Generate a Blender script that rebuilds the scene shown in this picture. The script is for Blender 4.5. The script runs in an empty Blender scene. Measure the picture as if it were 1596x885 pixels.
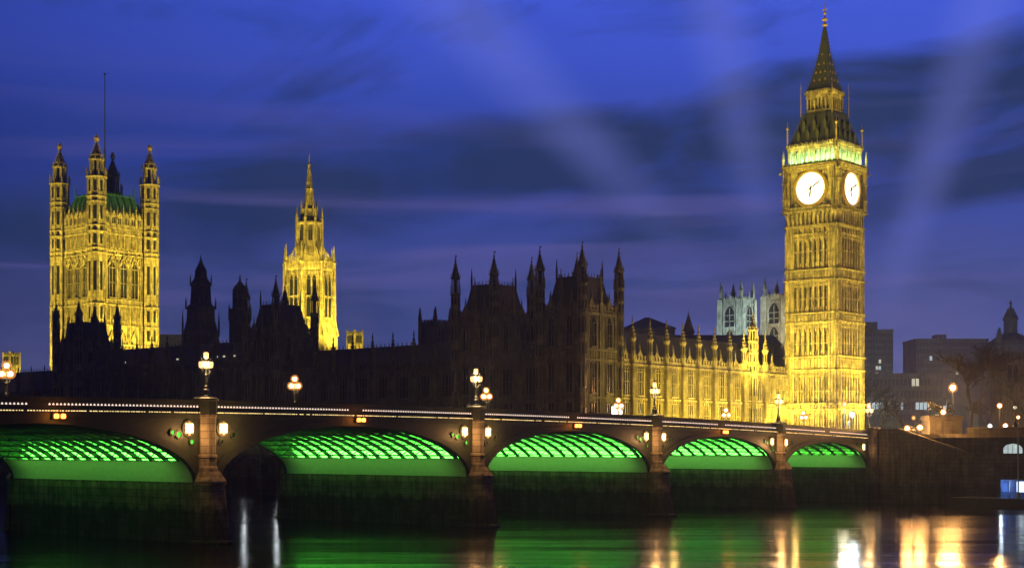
import bpy, math, random
from mathutils import Matrix, Vector
R = math.radians
random.seed(7)
scene = bpy.context.scene
COL = scene.collection

# ------------------------------------------------------------------ camera
F, CX, HY, CAMZ = 2341.0, 798.0, 697.0, 9.6        # focal length (px of a 1596 wide frame), centre, horizon
cam_d = bpy.data.cameras.new('camera'); cam = bpy.data.objects.new('camera', cam_d); COL.objects.link(cam)
cam.location = (0, 0, CAMZ); cam.rotation_euler = (R(90), 0, 0)
cam_d.sensor_width = 36.0; cam_d.lens = F/1596*36.0
cam_d.shift_y = (HY-442.5)/1596.0
cam_d.clip_start = 0.5; cam_d.clip_end = 9000
scene.camera = cam

# ------------------------------------------------------------------ world: dusk sky with cloud banks
world = bpy.data.worlds.new('World'); scene.world = world; world.use_nodes = True
wn, wl = world.node_tree.nodes, world.node_tree.links
wn.clear()
def W(t, **kw):
    n = wn.new(t)
    for k, v in kw.items(): setattr(n, k, v)
    return n
def wmath(op, a, b=None, clamp=False):
    n = W('ShaderNodeMath', operation=op); n.use_clamp = clamp
    for i, v in enumerate((a, b)):
        if v is None: continue
        if isinstance(v, (int, float)): n.inputs[i].default_value = v
        else: wl.new(v, n.inputs[i])
    return n.outputs[0]
tc = W('ShaderNodeTexCoord'); sep = W('ShaderNodeSeparateXYZ'); wl.new(tc.outputs['Generated'], sep.inputs[0])
dx, dy, dz = sep.outputs
def wramp(fac, stops, interp='EASE'):
    n = W('ShaderNodeValToRGB'); n.color_ramp.interpolation = interp
    e = n.color_ramp.elements
    while len(e) < len(stops): e.new(0.5)
    for el, (p, c) in zip(e, stops): el.position = p; el.color = (*c, 1) if len(c) == 3 else c
    wl.new(fac, n.inputs[0]); return n.outputs[0]
el = wmath('MULTIPLY', dz, 3.3)       # 0..1 over the sky of the picture
base = wramp(el, [(0.0, (0.090, 0.125, 0.31)), (0.30, (0.060, 0.085, 0.30)), (0.62, (0.030, 0.066, 0.40)), (0.88, (0.050, 0.100, 0.66)), (1.0, (0.060, 0.118, 0.82))])
# brighter towards the west (right of the picture), darker to the south
azi = wmath('ARCTAN2', dx, dy)
azf = wmath('ADD', wmath('MULTIPLY', azi, 1.25), 0.55, True)
azm = wramp(azf, [(0.0, (0.45,)*3), (0.45, (0.86, 0.86, 0.86)), (1.0, (1.02, 1.02, 1.02))], 'LINEAR')
mul = W('ShaderNodeMixRGB', blend_type='MULTIPLY'); mul.inputs[0].default_value = 1
wl.new(base, mul.inputs[1]); wl.new(azm, mul.inputs[2])
# the zenith and the eastern half of the sky are already night
night = wmath('MULTIPLY', wramp(dz, [(0.30, (1,)*3), (0.45, (0.16,)*3)]), wramp(wmath('ADD', wmath('MULTIPLY', dy, 0.5), 0.5), [(0.45, (0.10,)*3), (0.85, (1,)*3)]))
# cloud banks
cv = W('ShaderNodeCombineXYZ')
wl.new(wmath('MULTIPLY', azi, 5.5), cv.inputs[0]); wl.new(wmath('ADD', wmath('MULTIPLY', dz, 17.0), wmath('MULTIPLY', azi, -1.6)), cv.inputs[1]); cv.inputs[2].default_value = 3.7
nz = W('ShaderNodeTexNoise'); nz.inputs['Scale'].default_value = 1.0; nz.inputs['Detail'].default_value = 7.0; nz.inputs['Roughness'].default_value = 0.56
nz.inputs['Distortion'].default_value = 0.5
wl.new(cv.outputs[0], nz.inputs['Vector'])
els = wmath('SUBTRACT', el, wmath('MULTIPLY', azi, 0.42))
cloudband = wramp(els, [(0.0, (0.0,)*3), (0.26, (0.12,)*3), (0.46, (0.62,)*3), (0.60, (1.0,)*3), (0.66, (0.85,)*3), (0.76, (0.0,)*3)], 'EASE')
cloudband = wmath('MULTIPLY', cloudband, wramp(wmath('ADD', azi, 0.5), [(0.20, (0.45,)*3), (0.34, (1.0,)*3)]))
cl = wmath('ADD', wmath('MULTIPLY', wmath('SUBTRACT', nz.outputs[0], 0.5), 3.6), wmath('MULTIPLY', cloudband, 1.15))
cl = wmath('MULTIPLY', wmath('SUBTRACT', cl, 0.16), 1.12, True)
cmix = W('ShaderNodeMixRGB'); wl.new(cl, cmix.inputs[0]); wl.new(mul.outputs[0], cmix.inputs[1]); cmix.inputs[2].default_value = (0.014, 0.033, 0.118, 1)
# violet streaks low down
cv2 = W('ShaderNodeCombineXYZ')
wl.new(wmath('MULTIPLY', azi, 3.0), cv2.inputs[0]); wl.new(wmath('MULTIPLY', dz, 34.0), cv2.inputs[1]); cv2.inputs[2].default_value = 9.1
nz2 = W('ShaderNodeTexNoise'); nz2.inputs['Scale'].default_value = 1.0; nz2.inputs['Detail'].default_value = 4.0; nz2.inputs['Distortion'].default_value = 0.8
wl.new(cv2.outputs[0], nz2.inputs['Vector'])
sband = wramp(el, [(0.0, (0.1,)*3), (0.25, (0.8,)*3), (0.45, (1.0,)*3), (0.62, (0.35,)*3), (0.9, (0.0,)*3)])
st = wmath('MULTIPLY', wmath('MULTIPLY', wmath('SUBTRACT', nz2.outputs[0], 0.47), 3.0, True), sband)
smix = W('ShaderNodeMixRGB'); wl.new(wmath('MULTIPLY', st, 0.9), smix.inputs[0]); wl.new(cmix.outputs[0], smix.inputs[1]); smix.inputs[2].default_value = (0.125, 0.110, 0.36, 1)
# pale shafts of light painted into the sky colour, fanning up
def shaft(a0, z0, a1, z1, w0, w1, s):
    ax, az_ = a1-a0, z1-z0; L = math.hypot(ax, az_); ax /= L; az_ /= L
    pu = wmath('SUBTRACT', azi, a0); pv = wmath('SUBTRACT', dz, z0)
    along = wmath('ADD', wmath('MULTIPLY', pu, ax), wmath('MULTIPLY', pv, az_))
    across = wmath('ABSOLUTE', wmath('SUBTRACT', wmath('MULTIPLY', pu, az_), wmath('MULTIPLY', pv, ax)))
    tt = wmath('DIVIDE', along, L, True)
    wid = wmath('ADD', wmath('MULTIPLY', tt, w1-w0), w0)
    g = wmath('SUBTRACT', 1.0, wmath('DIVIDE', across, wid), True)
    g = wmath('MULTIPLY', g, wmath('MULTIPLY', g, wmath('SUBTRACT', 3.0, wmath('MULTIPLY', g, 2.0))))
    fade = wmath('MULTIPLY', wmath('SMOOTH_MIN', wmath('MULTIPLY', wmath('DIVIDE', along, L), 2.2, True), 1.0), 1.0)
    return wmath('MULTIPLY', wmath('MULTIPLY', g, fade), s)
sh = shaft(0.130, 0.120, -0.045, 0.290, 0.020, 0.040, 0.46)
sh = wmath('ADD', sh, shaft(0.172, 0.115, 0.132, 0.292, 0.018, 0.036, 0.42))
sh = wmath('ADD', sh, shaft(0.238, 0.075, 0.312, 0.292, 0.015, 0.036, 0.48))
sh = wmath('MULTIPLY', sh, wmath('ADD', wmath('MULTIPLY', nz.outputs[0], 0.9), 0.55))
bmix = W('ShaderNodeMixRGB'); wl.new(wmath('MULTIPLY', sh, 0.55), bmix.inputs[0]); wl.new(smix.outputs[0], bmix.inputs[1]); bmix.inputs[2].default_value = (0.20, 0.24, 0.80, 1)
# the last of the daylight from the sun below the horizon
sky = W('ShaderNodeTexSky', sky_type='NISHITA'); sky.sun_disc = False; sky.sun_elevation = R(-4); sky.sun_rotation = R(60)
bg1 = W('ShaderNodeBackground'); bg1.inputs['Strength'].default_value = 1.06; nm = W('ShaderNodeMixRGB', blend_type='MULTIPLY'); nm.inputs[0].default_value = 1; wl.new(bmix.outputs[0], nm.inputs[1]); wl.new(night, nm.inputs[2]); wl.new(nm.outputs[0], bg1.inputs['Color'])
bg2 = W('ShaderNodeBackground'); bg2.inputs['Strength'].default_value = 0.05; wl.new(sky.outputs[0], bg2.inputs['Color'])
add = W('ShaderNodeAddShader'); out = W('ShaderNodeOutputWorld')
wl.new(bg1.outputs[0], add.inputs[0]); wl.new(bg2.outputs[0], add.inputs[1]); wl.new(add.outputs[0], out.inputs['Surface'])

# ------------------------------------------------------------------ exposure, engine
scene.render.engine = 'CYCLES'
scene.view_settings.view_transform = 'Standard'; scene.view_settings.look = 'None'
scene.view_settings.exposure = 0.0; scene.view_settings.gamma = 1.0
c = scene.cycles
c.max_bounces = 5; c.diffuse_bounces = 2; c.glossy_bounces = 3; c.transmission_bounces = 2; c.transparent_max_bounces = 8; c.volume_bounces = 0
c.sample_clamp_indirect = 4.0; c.use_denoising = True; c.use_light_tree = True
c.caustics_reflective = False; c.caustics_refractive = False

# ------------------------------------------------------------------ frames
UR = Vector((math.sin(R(40)), math.cos(R(40)), 0)); UL = Vector((-UR.y, UR.x, 0)); RZ = R(50)
A0 = Vector((62.3, 262.0, 0))                     # bridge abutment on the near face
def brf(x, y, z=0): return A0 + UR*x + UL*y + Vector((0, 0, z))
C0 = brf(-30, 40)                                 # north-east corner of the palace
def paf(x, y, z=0): return C0 + UR*x + UL*y + Vector((0, 0, z))
def px(x, y, Y): return Vector(((x-CX)*Y/F, Y, CAMZ+(HY-y)*Y/F))

# ------------------------------------------------------------------ materials
def newmat(name):
    m = bpy.data.materials.new(name); m.use_nodes = True
    return m, m.node_tree.nodes, m.node_tree.links, m.node_tree.nodes['Principled BSDF']
def stone(name, col, rough=0.9, var=0.55, block=(1.1, 0.45), tide=False, soot=0.35, mortar=0.022, nsc=0.55):
    m, n, l, b = newmat(name)
    tcn = n.new('ShaderNodeTexCoord'); s = n.new('ShaderNodeSeparateXYZ'); l.new(tcn.outputs['Object'], s.inputs[0])
    ad = n.new('ShaderNodeMath'); ad.operation = 'ADD'; l.new(s.outputs[0], ad.inputs[0]); l.new(s.outputs[1], ad.inputs[1])
    cb = n.new('ShaderNodeCombineXYZ'); l.new(ad.outputs[0], cb.inputs[0]); l.new(s.outputs[2], cb.inputs[1])
    br = n.new('ShaderNodeTexBrick'); br.inputs['Scale'].default_value = 1.0
    br.inputs['Brick Width'].default_value = block[0]; br.inputs['Row Height'].default_value = block[1]
    br.inputs['Mortar Size'].default_value = mortar
    br.inputs['Color1'].default_value = (1, 1, 1, 1); br.inputs['Color2'].default_value = (0.68, 0.66, 0.6, 1); br.inputs['Mortar'].default_value = (0.3, 0.28, 0.25, 1)
    l.new(cb.outputs[0], br.inputs['Vector'])
    n1 = n.new('ShaderNodeTexNoise'); n1.inputs['Scale'].default_value = nsc; n1.inputs['Detail'].default_value = 6; n1.inputs['Roughness'].default_value = 0.65
    l.new(tcn.outputs['Object'], n1.inputs['Vector'])
    mp = n.new('ShaderNodeMapping'); mp.inputs['Scale'].default_value = (2.2, 2.2, 0.25); l.new(tcn.outputs['Object'], mp.inputs[0])
    n2 = n.new('ShaderNodeTexNoise'); n2.inputs['Scale'].default_value = 1.0; n2.inputs['Detail'].default_value = 5
    l.new(mp.outputs[0], n2.inputs['Vector'])
    r1 = n.new('ShaderNodeValToRGB'); r1.color_ramp.elements[0].position = 0.32; r1.color_ramp.elements[1].position = 0.68
    k = 1-var; r1.color_ramp.elements[0].color = (k, k*0.97, k*0.9, 1); r1.color_ramp.elements[1].color = (1.1, 1.08, 1.02, 1); l.new(n1.outputs[0], r1.inputs[0])
    r2 = n.new('ShaderNodeValToRGB'); r2.color_ramp.elements[0].position = 0.38; r2.color_ramp.elements[1].position = 0.6
    r2.color_ramp.elements[0].color = (soot, soot, soot, 1); r2.color_ramp.elements[1].color = (1, 1, 1, 1); l.new(n2.outputs[0], r2.inputs[0])
    def mulc(a, bb, f=1.0):
        x = n.new('ShaderNodeMixRGB'); x.blend_type = 'MULTIPLY'; x.inputs[0].default_value = f
        if isinstance(a, tuple): x.inputs[1].default_value = (*a, 1)
        else: l.new(a, x.inputs[1])
        l.new(bb, x.inputs[2]); return x.outputs[0]
    cc = mulc(mulc(mulc(col, br.outputs[0], 0.7), r1.outputs[0]), r2.outputs[0], 0.75)
    if tide:
        g = n.new('ShaderNodeNewGeometry'); sg = n.new('ShaderNodeSeparateXYZ'); l.new(g.outputs['Position'], sg.inputs[0])
        n3 = n.new('ShaderNodeTexNoise'); n3.inputs['Scale'].default_value = 0.9; n3.inputs['Detail'].default_value = 4; l.new(tcn.outputs['Object'], n3.inputs['Vector'])
        ma = n.new('ShaderNodeMath'); ma.operation = 'MULTIPLY_ADD'; l.new(n3.outputs[0], ma.inputs[0]); ma.inputs[1].default_value = 2.4; l.new(sg.outputs[2], ma.inputs[2])
        mr = n.new('ShaderNodeMapRange'); mr.inputs[1].default_value = 4.3; mr.inputs[2].default_value = 5.0; l.new(ma.outputs[0], mr.inputs[0])
        tm = n.new('ShaderNodeMixRGB'); l.new(mr.outputs[0], tm.inputs[0]); tm.inputs[2].default_value = (0, 0, 0, 1)
        dk = mulc(mulc(mulc((0.075, 0.08, 0.055), r1.outputs[0]), br.outputs[0], 0.9), r2.outputs[0], 0.9); l.new(dk, tm.inputs[1]); l.new(cc, tm.inputs[2]); cc = tm.outputs[0]
    l.new(cc, b.inputs['Base Color']); b.inputs['Roughness'].default_value = rough
    bp = n.new('ShaderNodeBump'); bp.inputs['Strength'].default_value = 0.6; bp.inputs['Distance'].default_value = 0.08
    mx = n.new('ShaderNodeMath'); mx.operation = 'ADD'; l.new(br.outputs['Fac'], mx.inputs[0]); l.new(n2.outputs[0], mx.inputs[1])
    inv = n.new('ShaderNodeMath'); inv.operation = 'MULTIPLY'; inv.inputs[1].default_value = -1; l.new(mx.outputs[0], inv.inputs[0])
    l.new(inv.outputs[0], bp.inputs['Height']); l.new(bp.outputs[0], b.inputs['Normal'])
    return m
def plain(name, col, rough=0.6, metal=0.0, var=0.35, scale=2.0):
    m, n, l, b = newmat(name)
    tcn = n.new('ShaderNodeTexCoord'); n1 = n.new('ShaderNodeTexNoise'); n1.inputs['Scale'].default_value = scale; n1.inputs['Detail'].default_value = 5
    l.new(tcn.outputs['Object'], n1.inputs['Vector'])
    r1 = n.new('ShaderNodeValToRGB'); k = 1-var
    r1.color_ramp.elements[0].position = 0.3; r1.color_ramp.elements[1].position = 0.7
    r1.color_ramp.elements[0].color = (col[0]*k, col[1]*k, col[2]*k, 1); r1.color_ramp.elements[1].color = (*col, 1)
    l.new(n1.outputs[0], r1.inputs[0]); l.new(r1.outputs[0], b.inputs['Base Color'])
    b.inputs['Roughness'].default_value = rough; b.inputs['Metallic'].default_value = metal
    return m
def emit(name, col, s, sample=False):
    m, n, l, b = newmat(name)
    b.inputs['Base Color'].default_value = (*[min(1, x) for x in col], 1)
    b.inputs['Emission Color'].default_value = (*col, 1); b.inputs['Emission Strength'].default_value = s
    m.cycles.emission_sampling = 'FRONT' if sample else 'NONE'
    return m
M = {}
M['gold_stone'] = stone('gold_stone', (0.46, 0.39, 0.25), var=0.72, soot=0.2, nsc=0.9)
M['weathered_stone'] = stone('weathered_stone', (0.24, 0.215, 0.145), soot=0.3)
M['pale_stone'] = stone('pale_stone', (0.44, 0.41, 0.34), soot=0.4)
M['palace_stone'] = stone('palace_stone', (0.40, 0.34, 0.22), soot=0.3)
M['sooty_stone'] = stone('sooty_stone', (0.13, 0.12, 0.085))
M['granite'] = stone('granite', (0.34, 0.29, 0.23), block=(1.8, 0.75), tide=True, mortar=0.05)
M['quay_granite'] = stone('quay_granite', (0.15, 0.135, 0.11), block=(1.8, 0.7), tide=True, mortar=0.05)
M['plinth_stone'] = stone('plinth_stone', (0.17, 0.155, 0.135), block=(1.4, 0.6))
M['concrete'] = stone('concrete', (0.42, 0.42, 0.43), block=(3.2, 3.2), var=0.3, soot=0.7)
M['slate'] = plain('slate', (0.06, 0.06, 0.065), 0.6)
M['iron_roof'] = plain('iron_roof', (0.055, 0.058, 0.042), 0.5, 0.1)
M['green_roof'] = plain('green_roof', (0.028, 0.10, 0.06), 0.6)
M['gilt'] = plain('gilt', (0.80, 0.55, 0.18), 0.35, 0.7)
M['iron'] = plain('iron', (0.028, 0.034, 0.028), 0.5, 0.2)
M['bridge_paint'] = plain('bridge_paint', (0.045, 0.055, 0.032), 0.5)
M['bridge_rib'] = plain('bridge_rib', (0.05, 0.075, 0.045), 0.6)
M['soffit_paint'] = plain('soffit_paint', (0.55, 0.58, 0.50), 0.7, 0, 0.12)
M['glass'] = plain('glass', (0.012, 0.013, 0.014), 0.2)
M['block_glass'] = plain('block_glass', (0.20, 0.21, 0.23), 0.3)
M['asphalt'] = plain('asphalt', (0.05, 0.05, 0.05), 0.85)
M['land'] = plain('land', (0.06, 0.06, 0.055), 0.9, 0, 0.4, 0.05)
M['bronze'] = plain('bronze', (0.05, 0.05, 0.04), 0.45, 0.5)
M['bark'] = plain('bark', (0.024, 0.022, 0.019), 0.95)
M['white_dial'] = emit('white_dial', (1.0, 0.98, 0.92), 1.5)
M['lamp_glow'] = emit('lamp_glow', (1.0, 0.62, 0.26), 9.0)
M['lamp_pale'] = emit('lamp_pale', (1.0, 0.54, 0.18), 2.6)
M['lamp_white'] = emit('lamp_white', (0.85, 0.94, 1.0), 40.0)
M['sodium'] = emit('sodium', (1.0, 0.50, 0.14), 60.0)
M['trefoil_glow'] = emit('trefoil_glow', (1.0, 0.80, 0.66), 1.2)
M['led_glow'] = emit('led_glow', (1.0, 0.74, 0.30), 1.5)
M['shield_glow'] = emit('shield_glow', (1.0, 0.60, 0.26), 4.5)
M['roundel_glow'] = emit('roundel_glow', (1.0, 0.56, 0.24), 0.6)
def halo_shell(name, col, s, t):  # see-through emissive shell that imitates the halo round a lamp
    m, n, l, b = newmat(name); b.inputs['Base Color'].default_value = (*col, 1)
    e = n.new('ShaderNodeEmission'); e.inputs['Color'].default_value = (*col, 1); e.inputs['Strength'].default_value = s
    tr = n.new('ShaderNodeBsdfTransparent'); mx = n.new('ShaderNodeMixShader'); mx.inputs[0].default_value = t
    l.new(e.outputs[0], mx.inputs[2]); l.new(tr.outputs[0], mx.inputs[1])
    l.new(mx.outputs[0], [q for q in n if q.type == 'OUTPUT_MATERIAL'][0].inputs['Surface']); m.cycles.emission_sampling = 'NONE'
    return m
M['amber_halo_glass'] = halo_shell('amber_halo_glass', (1.0, 0.34, 0.07), 1.0, 0.45)  # orange halo put into a glowing shell
M['white_halo_glass'] = halo_shell('white_halo_glass', (0.75, 0.9, 1.0), 0.9, 0.5)  # same halo shell for the white lamps
M['amber_red'] = emit('amber_red', (1.0, 0.20, 0.02), 14.0)
M['signal_green'] = emit('signal_green', (0.2, 1.0, 0.4), 3.0)
M['window_lit'] = emit('window_lit', (0.95, 0.90, 0.65), 0.6)
M['window_cool'] = emit('window_cool', (0.72, 0.90, 0.95), 0.6)
M['kiosk_blue'] = plain('kiosk_blue', (0.05, 0.16, 0.55), 0.5)
M['white_paint'] = plain('white_paint', (0.75, 0.75, 0.72), 0.5, 0, 0.1)

def river_mat():
    m, n, l, b = newmat('river_water')
    b.inputs['Base Color'].default_value = (0.004, 0.008, 0.010, 1); b.inputs['Roughness'].default_value = 0.16
    b.inputs['IOR'].default_value = 1.33
    tcn = n.new('ShaderNodeTexCoord')
    def nt(scale, sc, det):
        mp = n.new('ShaderNodeMapping'); mp.inputs['Scale'].default_value = sc
        l.new(tcn.outputs['Object'], mp.inputs[0])
        t = n.new('ShaderNodeTexNoise'); t.inputs['Scale'].default_value = scale; t.inputs['Detail'].default_value = det
        l.new(mp.outputs[0], t.inputs['Vector']); return t.outputs[0]
    a = nt(0.10, (0.16, 1.0, 1), 3); d = nt(1.0, (0.25, 1.0, 1), 3)
    mm = n.new('ShaderNodeMath'); mm.operation = 'MULTIPLY_ADD'; l.new(d, mm.inputs[0]); mm.inputs[1].default_value = 0.07; l.new(a, mm.inputs[2])
    bp = n.new('ShaderNodeBump'); bp.inputs['Strength'].default_value = 1.0; bp.inputs['Distance'].default_value = 0.22
    l.new(mm.outputs[0], bp.inputs['Height']); l.new(bp.outputs[0], b.inputs['Normal'])
    rr = n.new('ShaderNodeMapRange'); rr.inputs[3].default_value = 0.11; rr.inputs[4].default_value = 0.17
    rr.inputs[1].default_value = 0.35; rr.inputs[2].default_value = 0.65
    l.new(nt(0.05, (0.25, 1.6, 1), 2), rr.inputs[0]); l.new(rr.outputs[0], b.inputs['Roughness'])
    return m
M['river'] = river_mat()

# ------------------------------------------------------------------ mesh helper
class MB:
    def __init__(self): self.v = []; self.f = []; self.mi = []; self.M = Matrix(); self.m = 0
    def frame(self, M_): self.M = M_; return self
    def add(self, vs, fs):
        o = len(self.v); self.v += [tuple(self.M @ Vector(p)) for p in vs]
        self.f += [tuple(i+o for i in f) for f in fs]; self.mi += [self.m]*len(fs)
    def box(self, x0, x1, y0, y1, z0, z1):
        if x0 > x1: x0, x1 = x1, x0
        if y0 > y1: y0, y1 = y1, y0
        self.add([(x0,y0,z0),(x1,y0,z0),(x1,y1,z0),(x0,y1,z0),(x0,y0,z1),(x1,y0,z1),(x1,y1,z1),(x0,y1,z1)],
                 [(3,2,1,0),(4,5,6,7),(0,1,5,4),(1,2,6,5),(2,3,7,6),(3,0,4,7)])
    def lathe(self, cx, cy, prof, n=8, rot=0.0, sx=1, sy=1):
        vs = []; fs = []
        for r, z in prof:
            for k in range(n):
                a = rot+2*math.pi*k/n; vs.append((cx+r*sx*math.cos(a), cy+r*sy*math.sin(a), z))
        for i in range(len(prof)-1):
            for k in range(n):
                k2 = (k+1) % n; fs.append((i*n+k, i*n+k2, (i+1)*n+k2, (i+1)*n+k))
        fs.append(tuple(range(n-1, -1, -1))); fs.append(tuple((len(prof)-1)*n+k for k in range(n)))
        self.add(vs, fs)
    def sphere(self, cx, cy, cz, r, n=10, sz=1.0):
        pr = [(max(r*math.sin(math.pi*i/6), 0.004), cz-r*sz*math.cos(math.pi*i/6)) for i in range(7)]
        self.lathe(cx, cy, pr, n)
    def prism_y(self, poly, y0, y1):     # polygon in x,z (counter-clockwise) pushed along y
        n = len(poly)
        self.add([(p[0], y0, p[1]) for p in poly]+[(p[0], y1, p[1]) for p in poly],
                 [tuple(range(n)), tuple(range(2*n-1, n-1, -1))]+[((i+1) % n, i, n+i, n+(i+1) % n) for i in range(n)])
    def prism_z(self, poly, z0, z1, s=1.0, c=(0, 0)):
        n = len(poly)
        self.add([(p[0], p[1], z0) for p in poly]+[(c[0]+(p[0]-c[0])*s, c[1]+(p[1]-c[1])*s, z1) for p in poly],
                 [tuple(range(n-1, -1, -1)), tuple(range(n, 2*n))]+[(i, (i+1) % n, n+(i+1) % n, n+i) for i in range(n)])
    def bar(self, p, q, w, h=None):
        h = h or w; p, q = Vector(p), Vector(q); d = (q-p)
        if d.length < 1e-6: return
        d.normalize(); up = Vector((0, 0, 1)) if abs(d.z) < 0.95 else Vector((1, 0, 0))
        s = d.cross(up).normalized(); u = s.cross(d)
        vs = []
        for e in (p, q):
            for a, b_ in ((-1,-1),(1,-1),(1,1),(-1,1)): vs.append(e+s*(a*w/2)+u*(b_*h/2))
        self.add(vs, [(3,2,1,0),(4,5,6,7),(0,1,5,4),(1,2,6,5),(2,3,7,6),(3,0,4,7)])
    def tube(self, p, q, r0, r1, n=5):
        p, q = Vector(p), Vector(q); d = (q-p)
        if d.length < 1e-6: return
        d.normalize(); up = Vector((0, 0, 1)) if abs(d.z) < 0.95 else Vector((1, 0, 0))
        s = d.cross(up).normalized(); u = s.cross(d); vs = []
        for e, r in ((p, r0), (q, r1)):
            for k in range(n): a = 2*math.pi*k/n; vs.append(e+s*(r*math.cos(a))+u*(r*math.sin(a)))
        self.add(vs, [(k, (k+1) % n, n+(k+1) % n, n+k) for k in range(n)]+[tuple(range(n-1, -1, -1)), tuple(range(n, 2*n))])
    def ring_y(self, cx, cz, r0, r1, y0, y1, n=16, sx=1.0):   # flat ring standing in the x-z plane
        vs = []
        for y in (y0, y1):
            for r in (r0, r1):
                for k in range(n): a = 2*math.pi*k/n; vs.append((cx+sx*r*math.cos(a), y, cz+r*math.sin(a)))
        fs = []
        for k in range(n):
            k2 = (k+1) % n
            fs += [(k, n+k, n+k2, k2), (2*n+k, 2*n+k2, 3*n+k2, 3*n+k), (n+k, 3*n+k, 3*n+k2, n+k2), (k, k2, 2*n+k2, 2*n+k)]
        self.add(vs, fs)
    def disc_y(self, cx, cz, r, y0, y1, n=20):
        self.prism_y([(cx+r*math.cos(2*math.pi*k/n), cz+r*math.sin(2*math.pi*k/n)) for k in range(n)], y0, y1)
    def mesh(self, name, mats, smooth=False):
        me = bpy.data.meshes.new(name); me.from_pydata(self.v, [], self.f)
        for mt in (mats if isinstance(mats, (list, tuple)) else [mats]): me.materials.append(mt)
        if len(me.materials) > 1: me.polygons.foreach_set('material_index', self.mi)
        if smooth: me.polygons.foreach_set('use_smooth', [True]*len(me.polygons))
        me.update(); return me
    def build(self, name, mats, parent=None, loc=(0, 0, 0), rz=0.0, smooth=False):
        return link(name, self.mesh(name, mats, smooth), parent, loc, rz)
def link(name, me, parent=None, loc=(0, 0, 0), rz=0.0):
    o = bpy.data.objects.new(name, me); COL.objects.link(o); o.parent = parent
    o.location = loc; o.rotation_euler = (0, 0, rz); return o
def tag(o, label, cat, group=None, kind=None):
    o['label'] = label; o['category'] = cat
    if group: o['group'] = group
    if kind: o['kind'] = kind
    return o
def thing(name, label, cat, loc, rz=0.0, group=None):
    return tag(link(name, None, None, loc, rz), label, cat, group)
def structure(o): o['kind'] = 'structure'; return o
def copy_tree(o, parent=None):
    k = o.copy(); COL.objects.link(k); k.parent = parent
    for ch in list(o.children): copy_tree(ch, k)
    return k
def lamp(kind, loc, energy, col, target=None, radius=0.3, size=None, spot=None, parent=None, blend=0.6, glossy=True):
    d = bpy.data.lights.new('floodlight', kind); d.energy = energy; d.color = col
    if kind == 'AREA':
        d.shape = 'RECTANGLE'; d.size, d.size_y = size
    else: d.shadow_soft_size = radius
    if kind == 'SPOT': d.spot_size = spot; d.spot_blend = blend
    o = bpy.data.objects.new('floodlight', d); COL.objects.link(o); o.location = loc; o.parent = parent
    if target is not None: o.rotation_euler = (Vector(target)-Vector(loc)).to_track_quat('-Z', 'Y').to_euler()
    o.visible_glossy = glossy
    return o
def RotZ(a): return Matrix.Rotation(a, 4, 'Z')
def Tr(x, y, z=0): return Matrix.Translation((x, y, z))
OCT = R(22.5)
YEL = (1.0, 0.78, 0.085)
FL = 3.0      # overall floodlight level

# ------------------------------------------------------------------ generic gothic pieces
def gothic_arch(w, h, n=5):
    "outline of a pointed arch opening, sill centre at 0,0"
    hs = h-w*0.85; pts = [(-w/2, 0), (w/2, 0), (w/2, hs)]
    for i in range(1, n+1):
        a = i/n*R(62); pts.append((-w/2*1.13+w*1.13*math.cos(a)*0.99-0.0*w, hs+w*0.96*math.sin(a)))
    pts[-1] = (0.0, h)
    left = [(-x, z) for x, z in pts[2:-1]][::-1]
    return pts+left
_wc = {}
def window_mesh(w, h, lights=2, pointed=True, transoms=1, depth=0.3, frame_mat='palace_stone', glass='glass'):
    key = (w, h, lights, pointed, transoms, depth, frame_mat, glass)
    if key in _wc: return _wc[key]
    b = MB(); b.m = 0
    poly = gothic_arch(w, h) if pointed else [(-w/2, 0), (w/2, 0), (w/2, h), (-w/2, h)]
    b.prism_y(poly, -0.05, 0.02)
    b.m = 1
    t = max(0.10, w*0.07)
    n = len(poly)
    for i in range(n):
        p, q = poly[i], poly[(i+1) % n]
        b.bar((p[0], -depth/2, p[1]), (q[0], -depth/2, q[1]), depth, t) if abs(p[0]-q[0]) > abs(p[1]-q[1]) else b.box(p[0]-t/2, p[0]+t/2, -depth, 0.0, min(p[1], q[1]), max(p[1], q[1])) if abs(p[0]-q[0]) < 1e-4 else b.bar((p[0], -depth/2, p[1]), (q[0], -depth/2, q[1]), t, depth)
    for k in range(1, lights):
        x = -w/2+w*k/lights; top = h-(w*0.85*(0.30+0.9*abs(2*k/lights-1)) if pointed else 0)
        b.box(x-t*0.4, x+t*0.4, -depth*0.7, 0, 0, top)
    for k in range(transoms):
        z = (h-(w*0.85 if pointed else 0))*(k+1)/(transoms+(0 if pointed else 1)); b.box(-w/2, w/2, -depth*0.6, 0, z-t*0.4, z+t*0.4)
    b.box(-w/2-0.18, w/2+0.18, -depth-0.15, 0.0, -0.28, -0.02)
    me = b.mesh('window', [M[glass], M[frame_mat]]); _wc[key] = me; return me
def face_mats(half_list):
    "matrices of four faces of a square building (outward -y, u along +x)"
    return [RotZ(k*math.pi/2) @ Tr(0, -half_list, 0) for k in range(4)]
def put(name, me, parent, mtx):
    o = bpy.data.objects.new(name, me); COL.objects.link(o); o.parent = parent; o.matrix_local = mtx; return o
def crenels(b, u0, u1, y0, y1, z0, z1, step, gap=0.45):
    n = max(1, int(round((u1-u0)/step)))
    s = (u1-u0)/n
    for k in range(n): b.box(u0+k*s+s*gap/2, u0+(k+1)*s-s*gap/2, y0, y1, z0, z1)
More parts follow.
